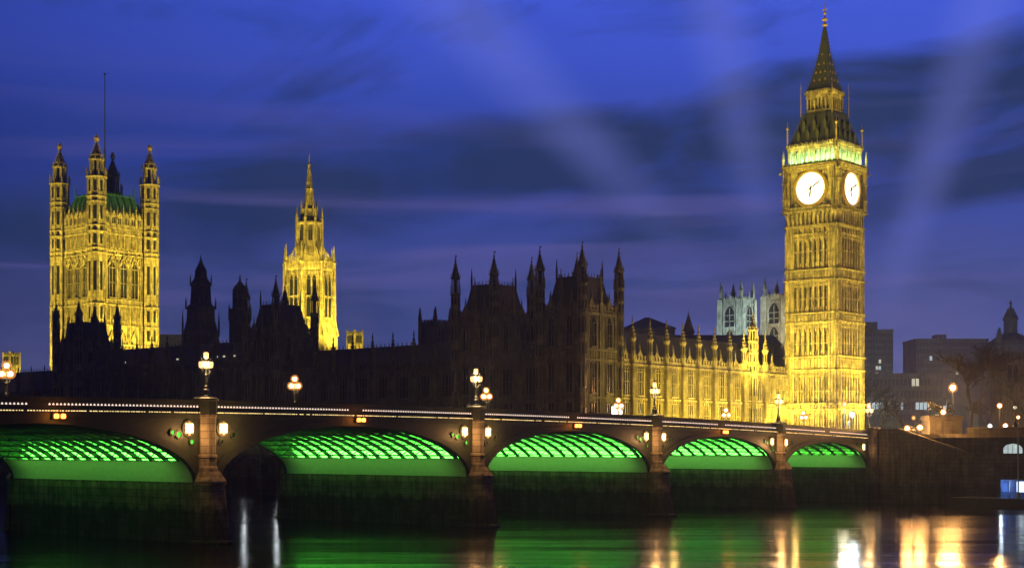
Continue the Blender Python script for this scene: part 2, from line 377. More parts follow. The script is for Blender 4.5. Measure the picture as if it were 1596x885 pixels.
def pinnacle(b, cx, cy, z0, z1, r):
    "little crocketed pinnacle"
    zs = z0+(z1-z0)*0.45
    b.lathe(cx, cy, [(r, z0), (r, zs), (r*1.35, zs+0.02), (r*1.35, zs+0.12*r*4), (r*0.95, zs+0.14*r*4), (r*0.12, z1-r*0.8), (r*0.40, z1-r*0.55), (r*0.05, z1)], 6)
    for i in range(3):
        z = zs+(z1-zs)*(0.25+0.2*i); rr = r*(0.95-0.8*(0.25+0.2*i))
        b.lathe(cx, cy, [(rr, z), (rr+r*0.45, z+r*0.25), (rr*0.9, z+r*0.5)], 6, 0.5)
def turret_mesh(name, r, z0, zshaft, zlant, ztip, mats, bands=(), vane=True, slots=True, lr=0.84):
    "octagonal gothic turret: panelled shaft, pierced lantern stage, crocketed spirelet and vane"
    b = MB(); pr = [(r, z0)]
    for z in sorted(bands): pr += [(r, z-0.25), (r*1.16, z-0.2), (r*1.16, z+0.1), (r, z+0.2)]
    pr += [(r, zshaft-0.35), (r*1.25, zshaft-0.25), (r*1.25, zshaft), (r*0.86, zshaft+0.05)]
    b.lathe(0, 0, pr, 8, OCT)
    for k in range(8):                                      # angle shafts
        a = OCT+k*math.pi/4; b.lathe(r*math.cos(a), r*math.sin(a), [(r*0.13, z0), (r*0.13, zshaft-0.3)], 4)
    b.m = 1; b.lathe(0, 0, [(r*lr*0.6, zshaft), (r*lr*0.6, zlant)], 8, OCT)   # dark core behind the lantern openings
    b.m = 0
    for k in range(8):
        a = OCT+k*math.pi/4; b.lathe(r*lr*math.cos(a), r*lr*math.sin(a), [(r*0.17, zshaft), (r*0.17, zlant)], 4)
        b.lathe(r*1.12*math.cos(a), r*1.12*math.sin(a), [(r*0.09, zshaft), (r*0.09, zshaft+(zlant-zshaft)*0.35), (0.01, zshaft+(zlant-zshaft)*0.6)], 4)
    h = ztip-zlant; zs = zlant+h*0.12; zt = zlant+h*0.72; r0_ = r; r = r*lr/0.84
    for k in range(8):
        a = k*math.pi/4; b.lathe(r*1.05*math.cos(a), r*1.05*math.sin(a), [(r*0.10, zlant), (r*0.10, zlant+h*0.08), (0.01, zlant+h*0.22)], 4)
    b.lathe(0, 0, [(r*0.8, zlant-h*0.07), (r*1.12, zlant-h*0.05), (r*1.12, zlant), (r*0.92, zlant+0.05), (r*0.80, zs), (r*0.10, zt), (r*0.34, zt+h*0.03), (r*0.10, zt+h*0.07), (r*0.04, ztip)], 8, OCT)
    for i in range(6):
        t = 0.06+0.15*i; z = zs+(zt-zs)*t; rr = r*0.8*(1-t)+r*0.1*t
        b.lathe(0, 0, [(rr*0.9, z), (rr+r*0.20, z+h*0.02), (rr*0.86, z+h*0.045)], 8, OCT+(i % 2)*R(22.5))
    if vane:
        b.box(-0.03, 0.5*r, -0.02, 0.02, ztip-h*0.09, ztip-h*0.03)
    r = r0_
    if slots:
        b.m = 1
        for k in range(8):
            M0 = b.M; b.M = RotZ(k*math.pi/4)
            zz = [z0]+sorted(bands)+[zshaft-0.3]
            for i in range(len(zz)-1):
                hh = zz[i+1]-zz[i]
                if hh > 1.6: b.box(-r*0.16, r*0.16, -r*0.94, -r*0.90, zz[i]+hh*0.25, zz[i]+hh*0.82)
            b.M = M0
    return b.mesh(name, mats)

# ================================================================== SETTING
b = MB(); b.add([(-3000, -300, 0), (3000, -300, 0), (3000, 6000, 0), (-3000, 6000, 0)], [(0, 1, 2, 3)])
structure(b.build('river', M['river']))
# the city ground: a sheet with the palace terrace, standing above the river behind stone river walls
GZ = 11.2
pts = [brf(0.6, -220), brf(0.6, 39), brf(-41.4, 39), brf(-41.4, 620), brf(-300, 2600), brf(3800, 2600), brf(3800, -220)]
b = MB(); b.add([(p.x, p.y, GZ if i not in () else 0) for i, p in enumerate(pts)], [tuple(range(len(pts)))])
structure(b.build('ground', M['land']))

# ================================================================== BRIDGE
TP = [0.0, 31.0, 65.5, 103.6, 144.7, 183.5]            # pier lines, measured from the abutment
BW = 33.0
def zp(t): return 14.40-0.000125*(t-125)**2           # parapet top
ZS, ZL = 6.1, 8.2
bridge = thing('arched_bridge', 'long low iron arch bridge with green lit undersides crossing the dark river', 'bridge', A0, RZ)
def strip(t0, t1, y0, y1, f0, f1, b, n=8):
    for i in range(n):
        a, c_ = t0+(t1-t0)*i/n, t0+(t1-t0)*(i+1)/n
        b.add([(-a,y0,f0(a)),(-c_,y0,f0(c_)),(-c_,y1,f0(c_)),(-a,y1,f0(a)),(-a,y0,f1(a)),(-c_,y0,f1(c_)),(-c_,y1,f1(c_)),(-a,y1,f1(a))],
              [(0,1,2,3),(7,6,5,4),(4,5,1,0),(6,7,3,2)]+([(7,4,0,3)] if i == 0 else [])+([(5,6,2,1)] if i == n-1 else []))
b = MB(); strip(-0.3, 205, 0.25, BW-0.25, lambda t: zp(t)-1.75, lambda t: zp(t)-1.30, b, 40)
b.build('deck', M['soffit_paint'], bridge)
b = MB(); strip(-0.3, 205, 4.0, BW-4.0, lambda t: zp(t)-1.298, lambda t: zp(t)-1.26, b, 40)
b.build('road_surface', M['asphalt'], bridge)
for t in TP[1:]:                                       # piers
    b = MB()
    h = 1.5
    body = [(-h, 0.0), (0, -0.01), (h, 0.0), (h, BW), (0, BW+0.01), (-h, BW)]
    b.prism_z([(-h, -0.2), (h, -0.2), (h, BW+0.2), (-h, BW+0.2)], -1, ZS)
    for k in range(13):
        for sx in (-1, 1): b.box(sx*(h-0.1), sx*(h+0.12), 1.6+k*2.5, 2.0+k*2.5, ZS-0.22, ZS-0.02)
    def cut(yf, sgn):
        lo = [(-1.85, 0), (-1.75, 1.1), (-0.8, 2.5), (0.8, 2.5), (1.75, 1.1), (1.85, 0)]
        hi = [(-1.53, 0), (-1.45, 0.8), (-0.8, 1.5), (0.8, 1.5), (1.45, 0.8), (1.53, 0)]
        tp = [(-1.15, 0), (-1.1, 0.5), (-0.62, 1.15), (0.62, 1.15), (1.1, 0.5), (1.15, 0)]
        lv = [(lo, -1, 1.12), (lo, 0.25, 1.12), (lo, 0.4, 1.0), (hi, ZS-0.3, 1.0), (hi, ZS-0.25, 1.12), (hi, ZS+0.1, 1.12), (tp, 7.2, 1.0)]
        vs = []; fs = []; n = 6
        for poly, z, s in lv: vs += [(x*s, yf+sgn*d*s, z) for x, d in poly]
        for i in range(len(lv)-1):
            for k in range(n-1):
                q = (i*n+k, i*n+k+1, (i+1)*n+k+1, (i+1)*n+k); fs.append(q if sgn < 0 else q[::-1])
        top = tuple((len(lv)-1)*n+k for k in range(n)); fs.append(top if sgn < 0 else top[::-1])
        b.add(vs, fs)
    cut(-0.2, -1); cut(BW+0.2, 1)
    pier = b.build('pier', M['granite'], bridge, (-t, 0, 0))
    b = MB(); b.box(-0.85, 0.85, 0.3, BW-0.3, ZS+0.003, zp(t)-1.752); b.build('spandrel_wall', M['soffit_paint'], pier)
    for yf, sg in ((0.12, -1), (BW-0.12, 1)):
        b = MB(); r = 1.02; z1 = zp(t)
        b.lathe(0, yf, [(r*1.22, 6.9), (r*1.22, 7.5), (r*1.05, 7.8), (r*1.05, 8.5), (r*1.16, 8.6), (r*1.16, 8.8), (r, 8.95), (r, z1-1.75), (r*1.12, z1-1.65), (r*1.12, z1-1.45), (r*1.02, z1-1.35)], 8, OCT)
        pil = b.build('pilaster', M['granite'], pier)
        b = MB(); b.lathe(0, yf, [(r*1.12, z1-1.348), (r*1.12, z1-0.1), (r*1.3, z1-0.02), (r*1.3, z1+0.16), (r*1.0, z1+0.3)], 8, OCT); b.build('pilaster_cap', M['bridge_paint'], pil)
b = MB()
b.box(-0.6, 1.2, -1.0, BW+1, -1, 12.5); b.lathe(-0.2, -0.9, [(1.35, -1), (1.3, 6.2), (1.05, 6.6), (1.05, 12.6), (1.3, 12.7), (1.3, 13.0), (1.0, 13.1)], 8, OCT)
b.build('abutment', M['quay_granite'], bridge)
# parapets, cornice, lights
tre_pos, led_pos = [], []
for i in range(len(TP)-1):
    t0, t1 = TP[i]+(1.05 if i else 0.9), TP[i+1]-1.05
    for yf, sg in ((0.0, -1), (BW, 1)):
        b = MB()
        ya, yb = (yf-0.12, yf+0.12)
        strip(t0, t1, ya, yb, lambda t: zp(t)-1.15, lambda t: zp(t)-0.12, b, 12)
        strip(t0, t1, ya-0.12, yb+0.12, lambda t: zp(t)-0.117, lambda t: zp(t)+0.03, b, 12)
        strip(t0, t1, ya-0.06, yb+0.06, lambda t: zp(t)-0.98, lambda t: zp(t)-0.90, b, 12)
        par = b.build('parapet', M['bridge_paint'], bridge)
        b = MB(); strip(t0, t1, yf-0.34, yf+0.34, lambda t: zp(t)-1.32, lambda t: zp(t)-1.153, b, 12)
        strip(t0, t1, yf-0.20, yf+0.20, lambda t: zp(t)-1.85, lambda t: zp(t)-1.325, b, 12)
        b.build('cornice', M['bridge_paint'], bridge)
        if sg < 0:
            t = t0+0.25; mid = (t0+t1)/2
            while t < t1-0.2:
                if abs(t-mid) > 0.9: tre_pos.append(t)
                t += 0.40
            t = t0+0.1; k = 0
            while t < t1-0.1:
                k += 1
                if k % 22 and random.random() > 0.03: led_pos.append((t, 0.09+0.13*random.random()))
                t += 0.30
def trefoil(b, x, z):  # glowing discs imitate light through a pierced parapet; nothing is cut
    for ox, oz, rr in ((-0.056, 0, 0.054), (0.056, 0, 0.054), (0, 0.088, 0.046)): b.disc_y(x+ox, z+oz, rr, -0.150, -0.118, 8)
b = MB(); trefoil(b, 0, 0); tme = b.mesh('trefoil_opening', M['trefoil_glow'])  # glowing trefoil discs, no opening is cut
lme = []
for q in range(5):
    b = MB(); L = 0.10+0.03*q; b.box(-L, 0, -0.375, -0.342, 0, 0.085); lme.append(b.mesh('cornice_light', M['led_glow']))
tre_pos.sort(reverse=True); led_pos.sort(reverse=True)
vis = [t for t in tre_pos if t < 169]; rest = [t for t in tre_pos if t >= 169]+vis[100:]
for t in vis[:100]: link('trefoil_opening', tme, bridge, (-t, 0, zp(t)-0.68))  # glowing discs in place of openings
b = MB()
for t in rest: trefoil(b, -t, zp(t)-0.68)
o = b.build('glowing_trefoils', M['trefoil_glow'], bridge); o['kind'] = 'stuff'
vis = [q for q in led_pos if q[0] < 169]; rest = [q for q in led_pos if q[0] >= 169]+vis[100:]
for t, L in vis[:100]: link('cornice_light', lme[int((L-0.09)/0.0261)], bridge, (-t, 0, zp(t)-1.30))
b = MB()
for t, L in rest: b.box(-t-L, -t, -0.375, -0.342, zp(t)-1.30, zp(t)-1.215)
o = b.build('cornice_lights', M['led_glow'], bridge); o['kind'] = 'stuff'
NR = 15
def arch(i):
    t0, t1 = TP[i], TP[i+1]; xm = -(t0+t1)/2
    xr = -t0-(1.5 if i else 0.65); xl = -t1+1.5
    xc, a = (xr+xl)/2, (xr-xl)/2
    zi = zp((t0+t1)/2)-2.45; bb = zi-ZS
    def band(b, y0, y1, th0, th1, n=36, e0=0.0, e1=math.pi, inn=0.0):
        pin = []; pout = []
        for k in range(n+1):
            e = e0+(e1-e0)*k/n; x, z = a*math.cos(e), bb*math.sin(e)
            nx, nz_ = math.cos(e)/a, math.sin(e)/bb; L = math.hypot(nx, nz_); nx /= L; nz_ /= L
            th = th0+(th1-th0)*math.sin(e)
            pin.append((xc+x-nx*inn, ZS+0.02+z-nz_*inn)); pout.append((xc+x+nx*th, ZS+0.02+z+nz_*th))
        vs = [(x, y0, z) for x, z in pin]+[(x, y0, z) for x, z in pout]+[(x, y1, z) for x, z in pin]+[(x, y1, z) for x, z in pout]
        m_ = n+1; fs = []
        for k in range(n):
            fs += [(k, m_+k, m_+k+1, k+1), (2*m_+k+1, 3*m_+k+1, 3*m_+k, 2*m_+k), (k+1, 2*m_+k+1, 2*m_+k, k), (m_+k, 3*m_+k, 3*m_+k+1, m_+k+1)]
        b.add(vs, fs)
    for yf, sg in ((0.0, 1), (BW, -1)):
        b = MB(); band(b, yf-0.16*sg if sg > 0 else yf-0.3, yf+0.30 if sg > 0 else yf+0.16, 0.95, 0.62)
        band(b, yf-0.24 if sg > 0 else yf+0.163, yf-0.163 if sg > 0 else yf+0.24, 0.14, 0.12)
        b.build('arch_ring', M['bridge_paint'], bridge)
    ys = [BW*(k+0.5)/NR for k in range(NR)]
    for y in ys:
        b = MB(); band(b, y-0.085, y+0.085, 0.50, 0.36, 28)
        b.build('arch_rib', M['bridge_rib'], bridge)
    # cross girders and diagonal bracing between the ribs
    b = MB(); es = [R(d) for d in (24, 31, 38, 46, 55, 66, 78, 90, 102, 114, 125, 134, 142, 149, 156)]
    P = lambda e, o=0.28: (xc+(a+o)*math.cos(e), ZS+0.02+(bb+o)*math.sin(e))
    for e in es:
        x, z = P(e); b.box(x-0.08, x+0.08, 0.35, BW-0.35, z-0.09, z+0.09)
    for k in range(NR-1):
        for j in range(len(es)-1):
            p, q = P(es[j]), P(es[j+1])
            y0, y1 = (ys[k], ys[k+1]) if es[j] < R(90) else (ys[k+1], ys[k])
            b.bar((p[0], y1, p[1]), (q[0], y0, q[1]), 0.085)
    b.build('cross_bracing', M['bridge_rib'], bridge)
    # closed plates at the feet of the arch
    e1 = math.asin((ZL-ZS)/bb)
    for s0, s1 in ((0.0, e1), (math.pi-e1, math.pi)):
        b = MB(); band(b, 0.34, BW-0.34, 0.10, 0.10, 10, s0, s1, 0.05)
        b.build('springing_plate', M['soffit_paint'], bridge)
    # spandrels with pierced roundels, cut cell by cell
    for side in (1, -1):
        xp = (xr+(0.65 if i else -0.1)) if side > 0 else (xl-0.65)
        holes = []
        hx = xp-side*1.30
        def ext(x):
            q = max(-1, min(1, (x-xc)/a)); return ZS+bb*math.sqrt(max(0, 1-q*q))+0.56
        ztop = lambda x: zp(-x)-1.80
        zc_ = ztop(hx)-1.02; holes.append((hx, zc_, 0.80))
        xx = hx-side*1.30
        rr = 0.30
        while rr > 0.20:
            zc2 = (ztop(xx)+ext(xx))/2; room = (ztop(xx)-ext(xx))/2
            r_ = min(rr, room-0.1)
            if r_ > 0.1: holes.append((xx, zc2, r_))
            rr *= 0.80; xx -= side*(rr*2+0.28)
        holes.append((hx+side*0.30, zc_-1.35, 0.24))
        for yf, sg in ((0.0, 1), (BW, -1)):
            b = MB(); cs = 0.13; nx = int(abs(xp-xc)/cs)
            y0 = yf+0.10*sg
            for k in range(nx):
                xa = xp-side*cs*k; xb = xp-side*cs*(k+1); xmid = (xa+xb)/2
                q = (xmid-xc)/a
                zlo = ext(xmid) if abs(q) < 1 else ZS+1.0
                if abs(q) >= 0.96: zlo = max(ZS+1.0, min(zlo, ZS+bb*0.28+0.9))
                zhi = ztop(xmid)
                if zhi-zlo < 0.04: continue
                # column split into solid runs around the holes
                cuts = []
                for (ox, oz, r_) in holes:
                    d = abs(xmid-ox)
                    if d < r_: w_ = math.sqrt(r_*r_-d*d); cuts.append((oz-w_, oz+w_))
                cuts.sort(); z = zlo; runs = []
                for c0, c1 in cuts:
                    if c0 > z: runs.append((z, min(c0, zhi)))
                    z = max(z, c1)
                if z < zhi: runs.append((z, zhi))
                for z0, z1 in runs:
                    if z1-z0 > 0.01: b.add([(xa, y0, z0), (xb, y0, z0), (xb, y0, z1), (xa, y0, z1)], [(0, 1, 2, 3) if side*sg < 0 else (3, 2, 1, 0)])
            for (ox, oz, r_) in holes: b.ring_y(ox, oz, r_*0.90, r_+0.14, yf-0.06 if sg > 0 else yf-0.08, yf+0.08 if sg > 0 else yf+0.06, 18)
            b.box(xp-0.12, xp+0.12, yf-0.10, yf+0.1, ZS+1.0, ztop(xp))
            sp = b.build('spandrel', M['bridge_paint'], bridge)
            ox, oz, r_ = holes[0]
            b = MB()                                           # heraldic shield in the large roundel, its emission standing in for floodlight
            b.prism_y([(ox-0.36, oz+0.46), (ox-0.40, oz-0.02), (ox-0.28, oz-0.32), (ox, oz-0.60), (ox+0.28, oz-0.32), (ox+0.40, oz-0.02), (ox+0.36, oz+0.46), (ox, oz+0.38)][::-1], yf-0.02, yf+0.06)
            for k in range(4):
                an = k*math.pi/2+math.pi/4
                b.disc_y(ox+0.52*math.cos(an), oz+0.52*math.sin(an), 0.17, yf-0.01, yf+0.05, 8)
            b.build('glowing_shield', M['shield_glow'], sp)
            b = MB(); b.ring_y(ox, oz, 0.60, 0.66, yf-0.05, yf+0.05, 16)
            for k in range(8): b.bar((ox+0.40*math.cos(k*math.pi/4+0.39), yf-0.04, oz+0.46*math.sin(k*math.pi/4+0.39)), (ox+0.80*math.cos(k*math.pi/4+0.39), yf-0.04, oz+0.80*math.sin(k*math.pi/4+0.39)), 0.045)
            b.build('tracery', M['bridge_paint'], sp)
            b = MB(); b.disc_y(ox, oz, 0.74, yf+0.075 if sg > 0 else yf-0.085, yf+0.085 if sg > 0 else yf-0.075, 20); b.build('roundel_back', M['roundel_glow'], sp)  # backing disc glows in place of a floodlit panel
            if sg > 0:
                lamp('POINT', (ox-side*0.1, -1.7, oz-0.5), 470 if i or side < 0 else 90, (1.0, 0.50, 0.16), radius=0.35, parent=sp)
    # green floodlights and added green fill along both piers, below the ribs
    G = (0.09, 1.0, 0.065)
    for sx in (1, -1):
        xw = xc+sx*(a-0.55); zz = ZL+0.25
        lamp('AREA', (xw, BW/2, zz), 5000 if sx > 0 else 2400, G, target=(xw+sx*1.3, BW/2, zz+1.2), size=(30.0, 0.30), parent=bridge, glossy=False)
    for o in bridge.children:
        pass
    q_ = lamp('AREA', (xr-5.5, BW/2, 6.6), 210 if i < 3 else 130, (0.26, 1.0, 0.13), target=(xr-0.5, BW/2, 8.0), size=(28.0, 0.3), parent=bridge, glossy=False); q_.data.spread = R(70)  # added green fill in place of light bounced onto the springing plates
    q_ = lamp('AREA', (xl+5.5, BW/2, 6.6), 60, (0.26, 1.0, 0.13), target=(xl+0.5, BW/2, 8.0), size=(28.0, 0.3), parent=bridge, glossy=False); q_.data.spread = R(70)
    lamp('AREA', (xl+2.6, BW/2, ZL-0.3), 500, (0.16, 1.0, 0.10), target=(xr, BW/2, 5.0), size=(24.0, 0.5), parent=bridge, glossy=False)  # added green fill across the span onto the pier wall
for i in range(len(TP)-1): arch(i)

# navigation lights hung at the crown of each arch
for i, (nm) in enumerate(['the arch nearest the stone quay', 'the second arch from the quay', 'the middle arch', 'the wide arch right of the leftmost pier', 'the arch cut by the left edge']):
    t = (TP[i]+TP[i+1])/2-0.5; z = zp(t)-1.75
    if i == 4: t = 162.0
    if i == 0: continue
    nv = thing('navigation_light', 'pair of amber lights under the crown of '+nm, 'light', brf(-t, -0.36, z), RZ, 'amber navigation lights on the arches')
    b = MB(); b.box(-0.65, 0.65, -0.06, 0.02, -0.28, 0.28); b.bar((-0.5, 0, 0.28), (-0.5, 0.1, 0.5), 0.06); b.bar((0.5, 0, 0.28), (0.5, 0.1, 0.5), 0.06); b.build('bracket', M['iron'], nv)
    for sx in (-0.36, 0.36):
        b = MB(); b.lathe(0, 0, [(0.10, -0.2), (0.2, -0.16), (0.22, 0), (0.2, 0.16), (0.08, 0.22)], 8); b.build('lantern', M['amber_red'], nv, (sx, -0.22, 0))
    lamp('POINT', (0, -1.2, 0), 80, (1, 0.34, 0.04), radius=0.4, parent=nv)

# lamp standards
def lamp_proto():
    root = link('bridge_lamp', None)
    b = MB(); b.lathe(0, 0, [(0.46, 0), (0.46, 0.18), (0.36, 0.25), (0.36, 0.75), (0.27, 0.85), (0.20, 1.05), (0.24, 1.1), (0.13, 1.25), (0.10, 2.2), (0.15, 2.25), (0.09, 2.4), (0.07, 3.9)], 8, OCT)
    b.build('column', M['iron'], root)
    b = MB()
    for k in range(3):
        a = R(50+120*k)-RZ*0
        p = [(0.0, 2.3), (0.30, 2.35), (0.50, 2.55), (0.55, 2.85)]
        for (r0, z0), (r1, z1) in zip(p[:-1], p[1:]): b.tube((r0*math.cos(a), r0*math.sin(a), z0), (r1*math.cos(a), r1*math.sin(a), z1), 0.05, 0.05)
        q = [(0.0, 3.2), (0.25, 3.0), (0.4, 2.6)]
        for (r0, z0), (r1, z1) in zip(q[:-1], q[1:]): b.tube((r0*math.cos(a), r0*math.sin(a), z0), (r1*math.cos(a), r1*math.sin(a), z1), 0.03, 0.03)
    b.build('arms', M['iron'], root)
    gl = MB(); gl.lathe(0, 0, [(0.12, 0.0), (0.24, 0.12), (0.27, 0.5), (0.20, 0.62)], 6); gm = gl.mesh('glass', M['lamp_pale'])
    cp = MB(); cp.lathe(0, 0, [(0.14, -0.1), (0.15, -0.003)], 6); cp.lathe(0, 0, [(0.26, 0.623), (0.28, 0.66), (0.12, 0.82), (0.06, 0.9), (0.09, 0.96), (0.02, 1.12)], 6)
    for k in range(6):
        a = k*math.pi/3; cp.bar((0.245*math.cos(a), 0.245*math.sin(a), 0.1), (0.275*math.cos(a), 0.275*math.sin(a), 0.52), 0.02)
    cm = cp.mesh('lantern', M['iron'])
    for x, y, z in [(0, 0, 3.9)]+[(0.55*math.cos(R(50+120*k)), 0.55*math.sin(R(50+120*k)), 2.95) for k in range(3)]:
        ln = link('lantern', cm, root, (x, y, z)); link('glass', gm, ln)
    global amber_halo_glass
    gl = MB(); gl.sphere(0, 0, 0.36, 0.58, 12); gl.m = 1; gl.sphere(0, 0, 0.36, 0.28, 8); amber_halo_glass = gl.mesh('glass', [M['amber_halo_glass'], M['sodium']], True)  # outer amber sphere imitates the halo, inner one is the lamp
    return root
LP = lamp_proto()
LG = 'lanterns along the bridge parapets'
used = [False]
def bridge_lamp(t, far, label, glow='lamp_pale', en=4500, zoff=0.28, lc=(1.0, 0.62, 0.26), amber=False):
    o = LP if not used[0] else copy_tree(LP); used[0] = True
    p = brf(-t, BW-0.12 if far else 0.12, (zp(t) if t >= 0 else 12.2)+zoff); o.location = p; o.rotation_euler = (0, 0, RZ)
    tag(o, label, 'lamp', LG)
    if amber:
        for ln in o.children:
            for g in ln.children:
                if g.name.startswith('glass'): g.data = amber_halo_glass  # swapped for the lamp inside its amber halo sphere
    if en: lamp('POINT', (0, 0, 3.3), en, lc, radius=0.55, parent=o)
    return o
near = [(144.7, 'ornate lamp on the leftmost pier, lanterns against the dark palace wall'), (103.6, 'ornate lamp on the second pier from left, close beside a far lamp'),
        (65.5, 'ornate lamp on the third pier, before the lit yellow facade'), (31.0, 'ornate lamp on the pier below the left side of the clock tower'), (0.0, 'ornate lamp on the quay end of the bridge, right of the clock tower')]
for t, lb in near: bridge_lamp(t, False, lb)
far = [(147.0, 'glaring far lamp at the left edge of the bridge'), (103.6, 'glaring far lamp midway between the two leftmost piers'), (64.0, 'glaring far lamp just right of the second pier lamp'),
       (29.0, 'glaring far lamp beside the square white panel'), (-6.0, 'glaring far lamp in front of the lit facade right of the third pier'), (-36.0, 'small glaring lamp at the foot of the clock tower, left side')]
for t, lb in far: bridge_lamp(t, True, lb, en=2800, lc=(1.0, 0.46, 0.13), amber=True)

# ================================================================== CLOCK TOWER
CTZ = 9.0
ct_c = brf(42.5+6.1, 28.6+6.1)
ct = thing('clock_tower', 'tall floodlit golden gothic tower with white clock dials and pointed roof', 'clock tower', (ct_c.x, ct_c.y, 0), RZ)
H = 6.1
FM = [RotZ(k*math.pi/2) for k in range(4)]
b = MB()
b.box(-H+0.5, H-0.5, -H+0.5, H-0.5, 8, 56.0)
for Mx in FM:
    b.M = Mx
    for s in (-1, 1):                                       # corner buttresses (one per face end)
        b.box(s*(H-1.9), s*(H-0.25), -H+0.02, -H+0.6, 8, 56.0)
        for q in (0, 1, 2): b.box(s*(H-0.35-0.62*q)-0.10, s*(H-0.35-0.62*q)+0.10, -H-0.20, -H+0.1, 10, 55.5)
    n = 7; wspan = 2*(H-1.9)
    for k in range(n+1):                                    # vertical ribs
        u = -wspan/2+wspan*k/n; b.box(u-0.17, u+0.17, -H-0.05, -H+0.52, 10, 55.8)
    for k in range(n):
        u = -wspan/2+wspan*(k+0.5)/n; b.box(u-0.07, u+0.07, -H+0.22, -H+0.52, 10, 55.0)
        for zt_ in (54.6, 44.6, 35.8, 25.6, 17.9):           # pointed heads of the panels
            b.add([(u-wspan/n/2, -H+0.08, zt_), (u, -H+0.08, zt_-1.0), (u-wspan/n/2, -H+0.08, zt_-1.3)], [(0, 2, 1)])
            b.add([(u+wspan/n/2, -H+0.08, zt_), (u, -H+0.08, zt_-1.0), (u+wspan/n/2, -H+0.08, zt_-1.3)], [(0, 1, 2)])
            b.box(u-wspan/n/2, u+wspan/n/2, -H+0.06, -H+0.5, zt_-0.3, zt_+0.15)
    for z0, z1 in ((25.9, 28.7), (36.0, 37.9), (44.9, 47.0), (17.6, 18.8), (11.0, 12.5)):
        for z in (z0, z1): b.box(-H-0.32, H+0.32, -H-0.32, -H+0.4, z-0.17, z+0.17)
        m_ = (z0+z1)/2; hh = (z1-z0)/2-0.2
        for k in range(14):
            u = -H+0.5+(2*H-1.0)*(k+0.5)/14; b.box(u-0.30, u+0.30, -H-0.04, -H+0.5, m_-hh*0.8, m_+hh*0.8); b.box(u-0.14, u+0.14, -H-0.13, -H, m_-hh*0.5, m_+hh*0.5)
    for z in (21.5, 31.5, 41.0, 51.0):                       # thin transoms
        b.box(-wspan/2, wspan/2, -H+0.16, -H+0.5, z-0.10, z+0.10)
ct_shaft = b.build('shaft', M['gold_stone'], ct)
_pw = {}
def panel_window(h):
    if h not in _pw:
        w_ = MB()
        for q in (-0.28, 0.28): w_.prism_y([(q-0.13, 0), (q+0.13, 0), (q+0.13, h-0.3), (q, h), (q-0.13, h-0.3)], -0.03, 0.0)
        _pw[h] = w_.mesh('panel_window', M['glass'])
    return _pw[h]
for k_ in range(4):
    for z, h in ((29.9, 4.2), (39.2, 4.4), (48.6, 4.6)):
        for q in range(7):
            put('panel_window', panel_window(h), ct, FM[k_] @ Tr(-4.2+8.4*(q+0.5)/7, -H+0.49, z))
# corbelled clock stage
b = MB()
b.box(-H+0.3, H-0.3, -H+0.3, H-0.3, 56.01, 60.0)
HC = 6.5
for Mx in FM:
    b.M = Mx
    b.box(-H-0.25, H+0.25, -H-0.25, -H+0.5, 56.0, 56.5)
    for k in range(11):
        u = -H+0.55+(2*H-1.1)*(k+0.5)/11; b.box(u-0.16, u+0.16, -HC, -H+0.4, 56.6, 59.2); b.box(u-0.32, u+0.32, -HC-0.05, -H+0.4, 58.6, 59.1)
    b.box(-HC-0.15, HC+0.15, -HC-0.15, -H+0.5, 59.2, 59.7)
    # frame round the dial
    b.box(-HC+1.5, HC-1.5, -HC+0.02, -HC+0.5, 59.7, 60.4); b.box(-HC+1.5, HC-1.5, -HC+0.02, -HC+0.5, 67.9, 68.4)
    for s in (-1, 1):
        b.box(s*(HC-1.65), s*(HC-0.0), -HC, -HC+1.4, 59.7, 69.0)
        for q in range(3): b.box(s*(HC-0.3-0.55*q)-0.09, s*(HC-0.3-0.55*q)+0.09, -HC-0.16, -HC+0.1, 60, 68.6)
        for z in (62.2, 65.6): b.box(s*(HC-1.7), s*(HC+0.1), -HC-0.2, -HC+0.2, z-0.12, z+0.12)
        b.box(s*(HC-0.1), s*(HC+0.9), -HC-0.15, -HC+0.15, 67.7, 68.0)     # gargoyle
    for s in range(13):
        u = -HC+1.75+(2*HC-3.5)*s/12; b.box(u-0.1, u+0.1, -HC-0.05, -HC+0.3, 59.8, 60.35); b.box(u-0.1, u+0.1, -HC-0.05, -HC+0.3, 67.95, 68.35)
    b.box(-HC-0.25, HC+0.25, -HC-0.25, -HC+0.8, 68.4, 68.75); b.box(-HC-0.35, HC+0.35, -HC-0.35, -HC+0.8, 68.9, 69.2)
    crenels(b, -HC, HC, -HC-0.05, -HC+0.15, 69.2, 69.8, 0.65)
    for s in (-1,): pinnacle(b, s*(HC-0.1), -HC+0.1, 69.0, 72.8, 0.28)
b.M = Matrix(); b.box(-HC+0.7, HC-0.7, -HC+0.7, HC-0.7, 59.7, 69.19)
b.build('clock_stage', M['gold_stone'], ct)
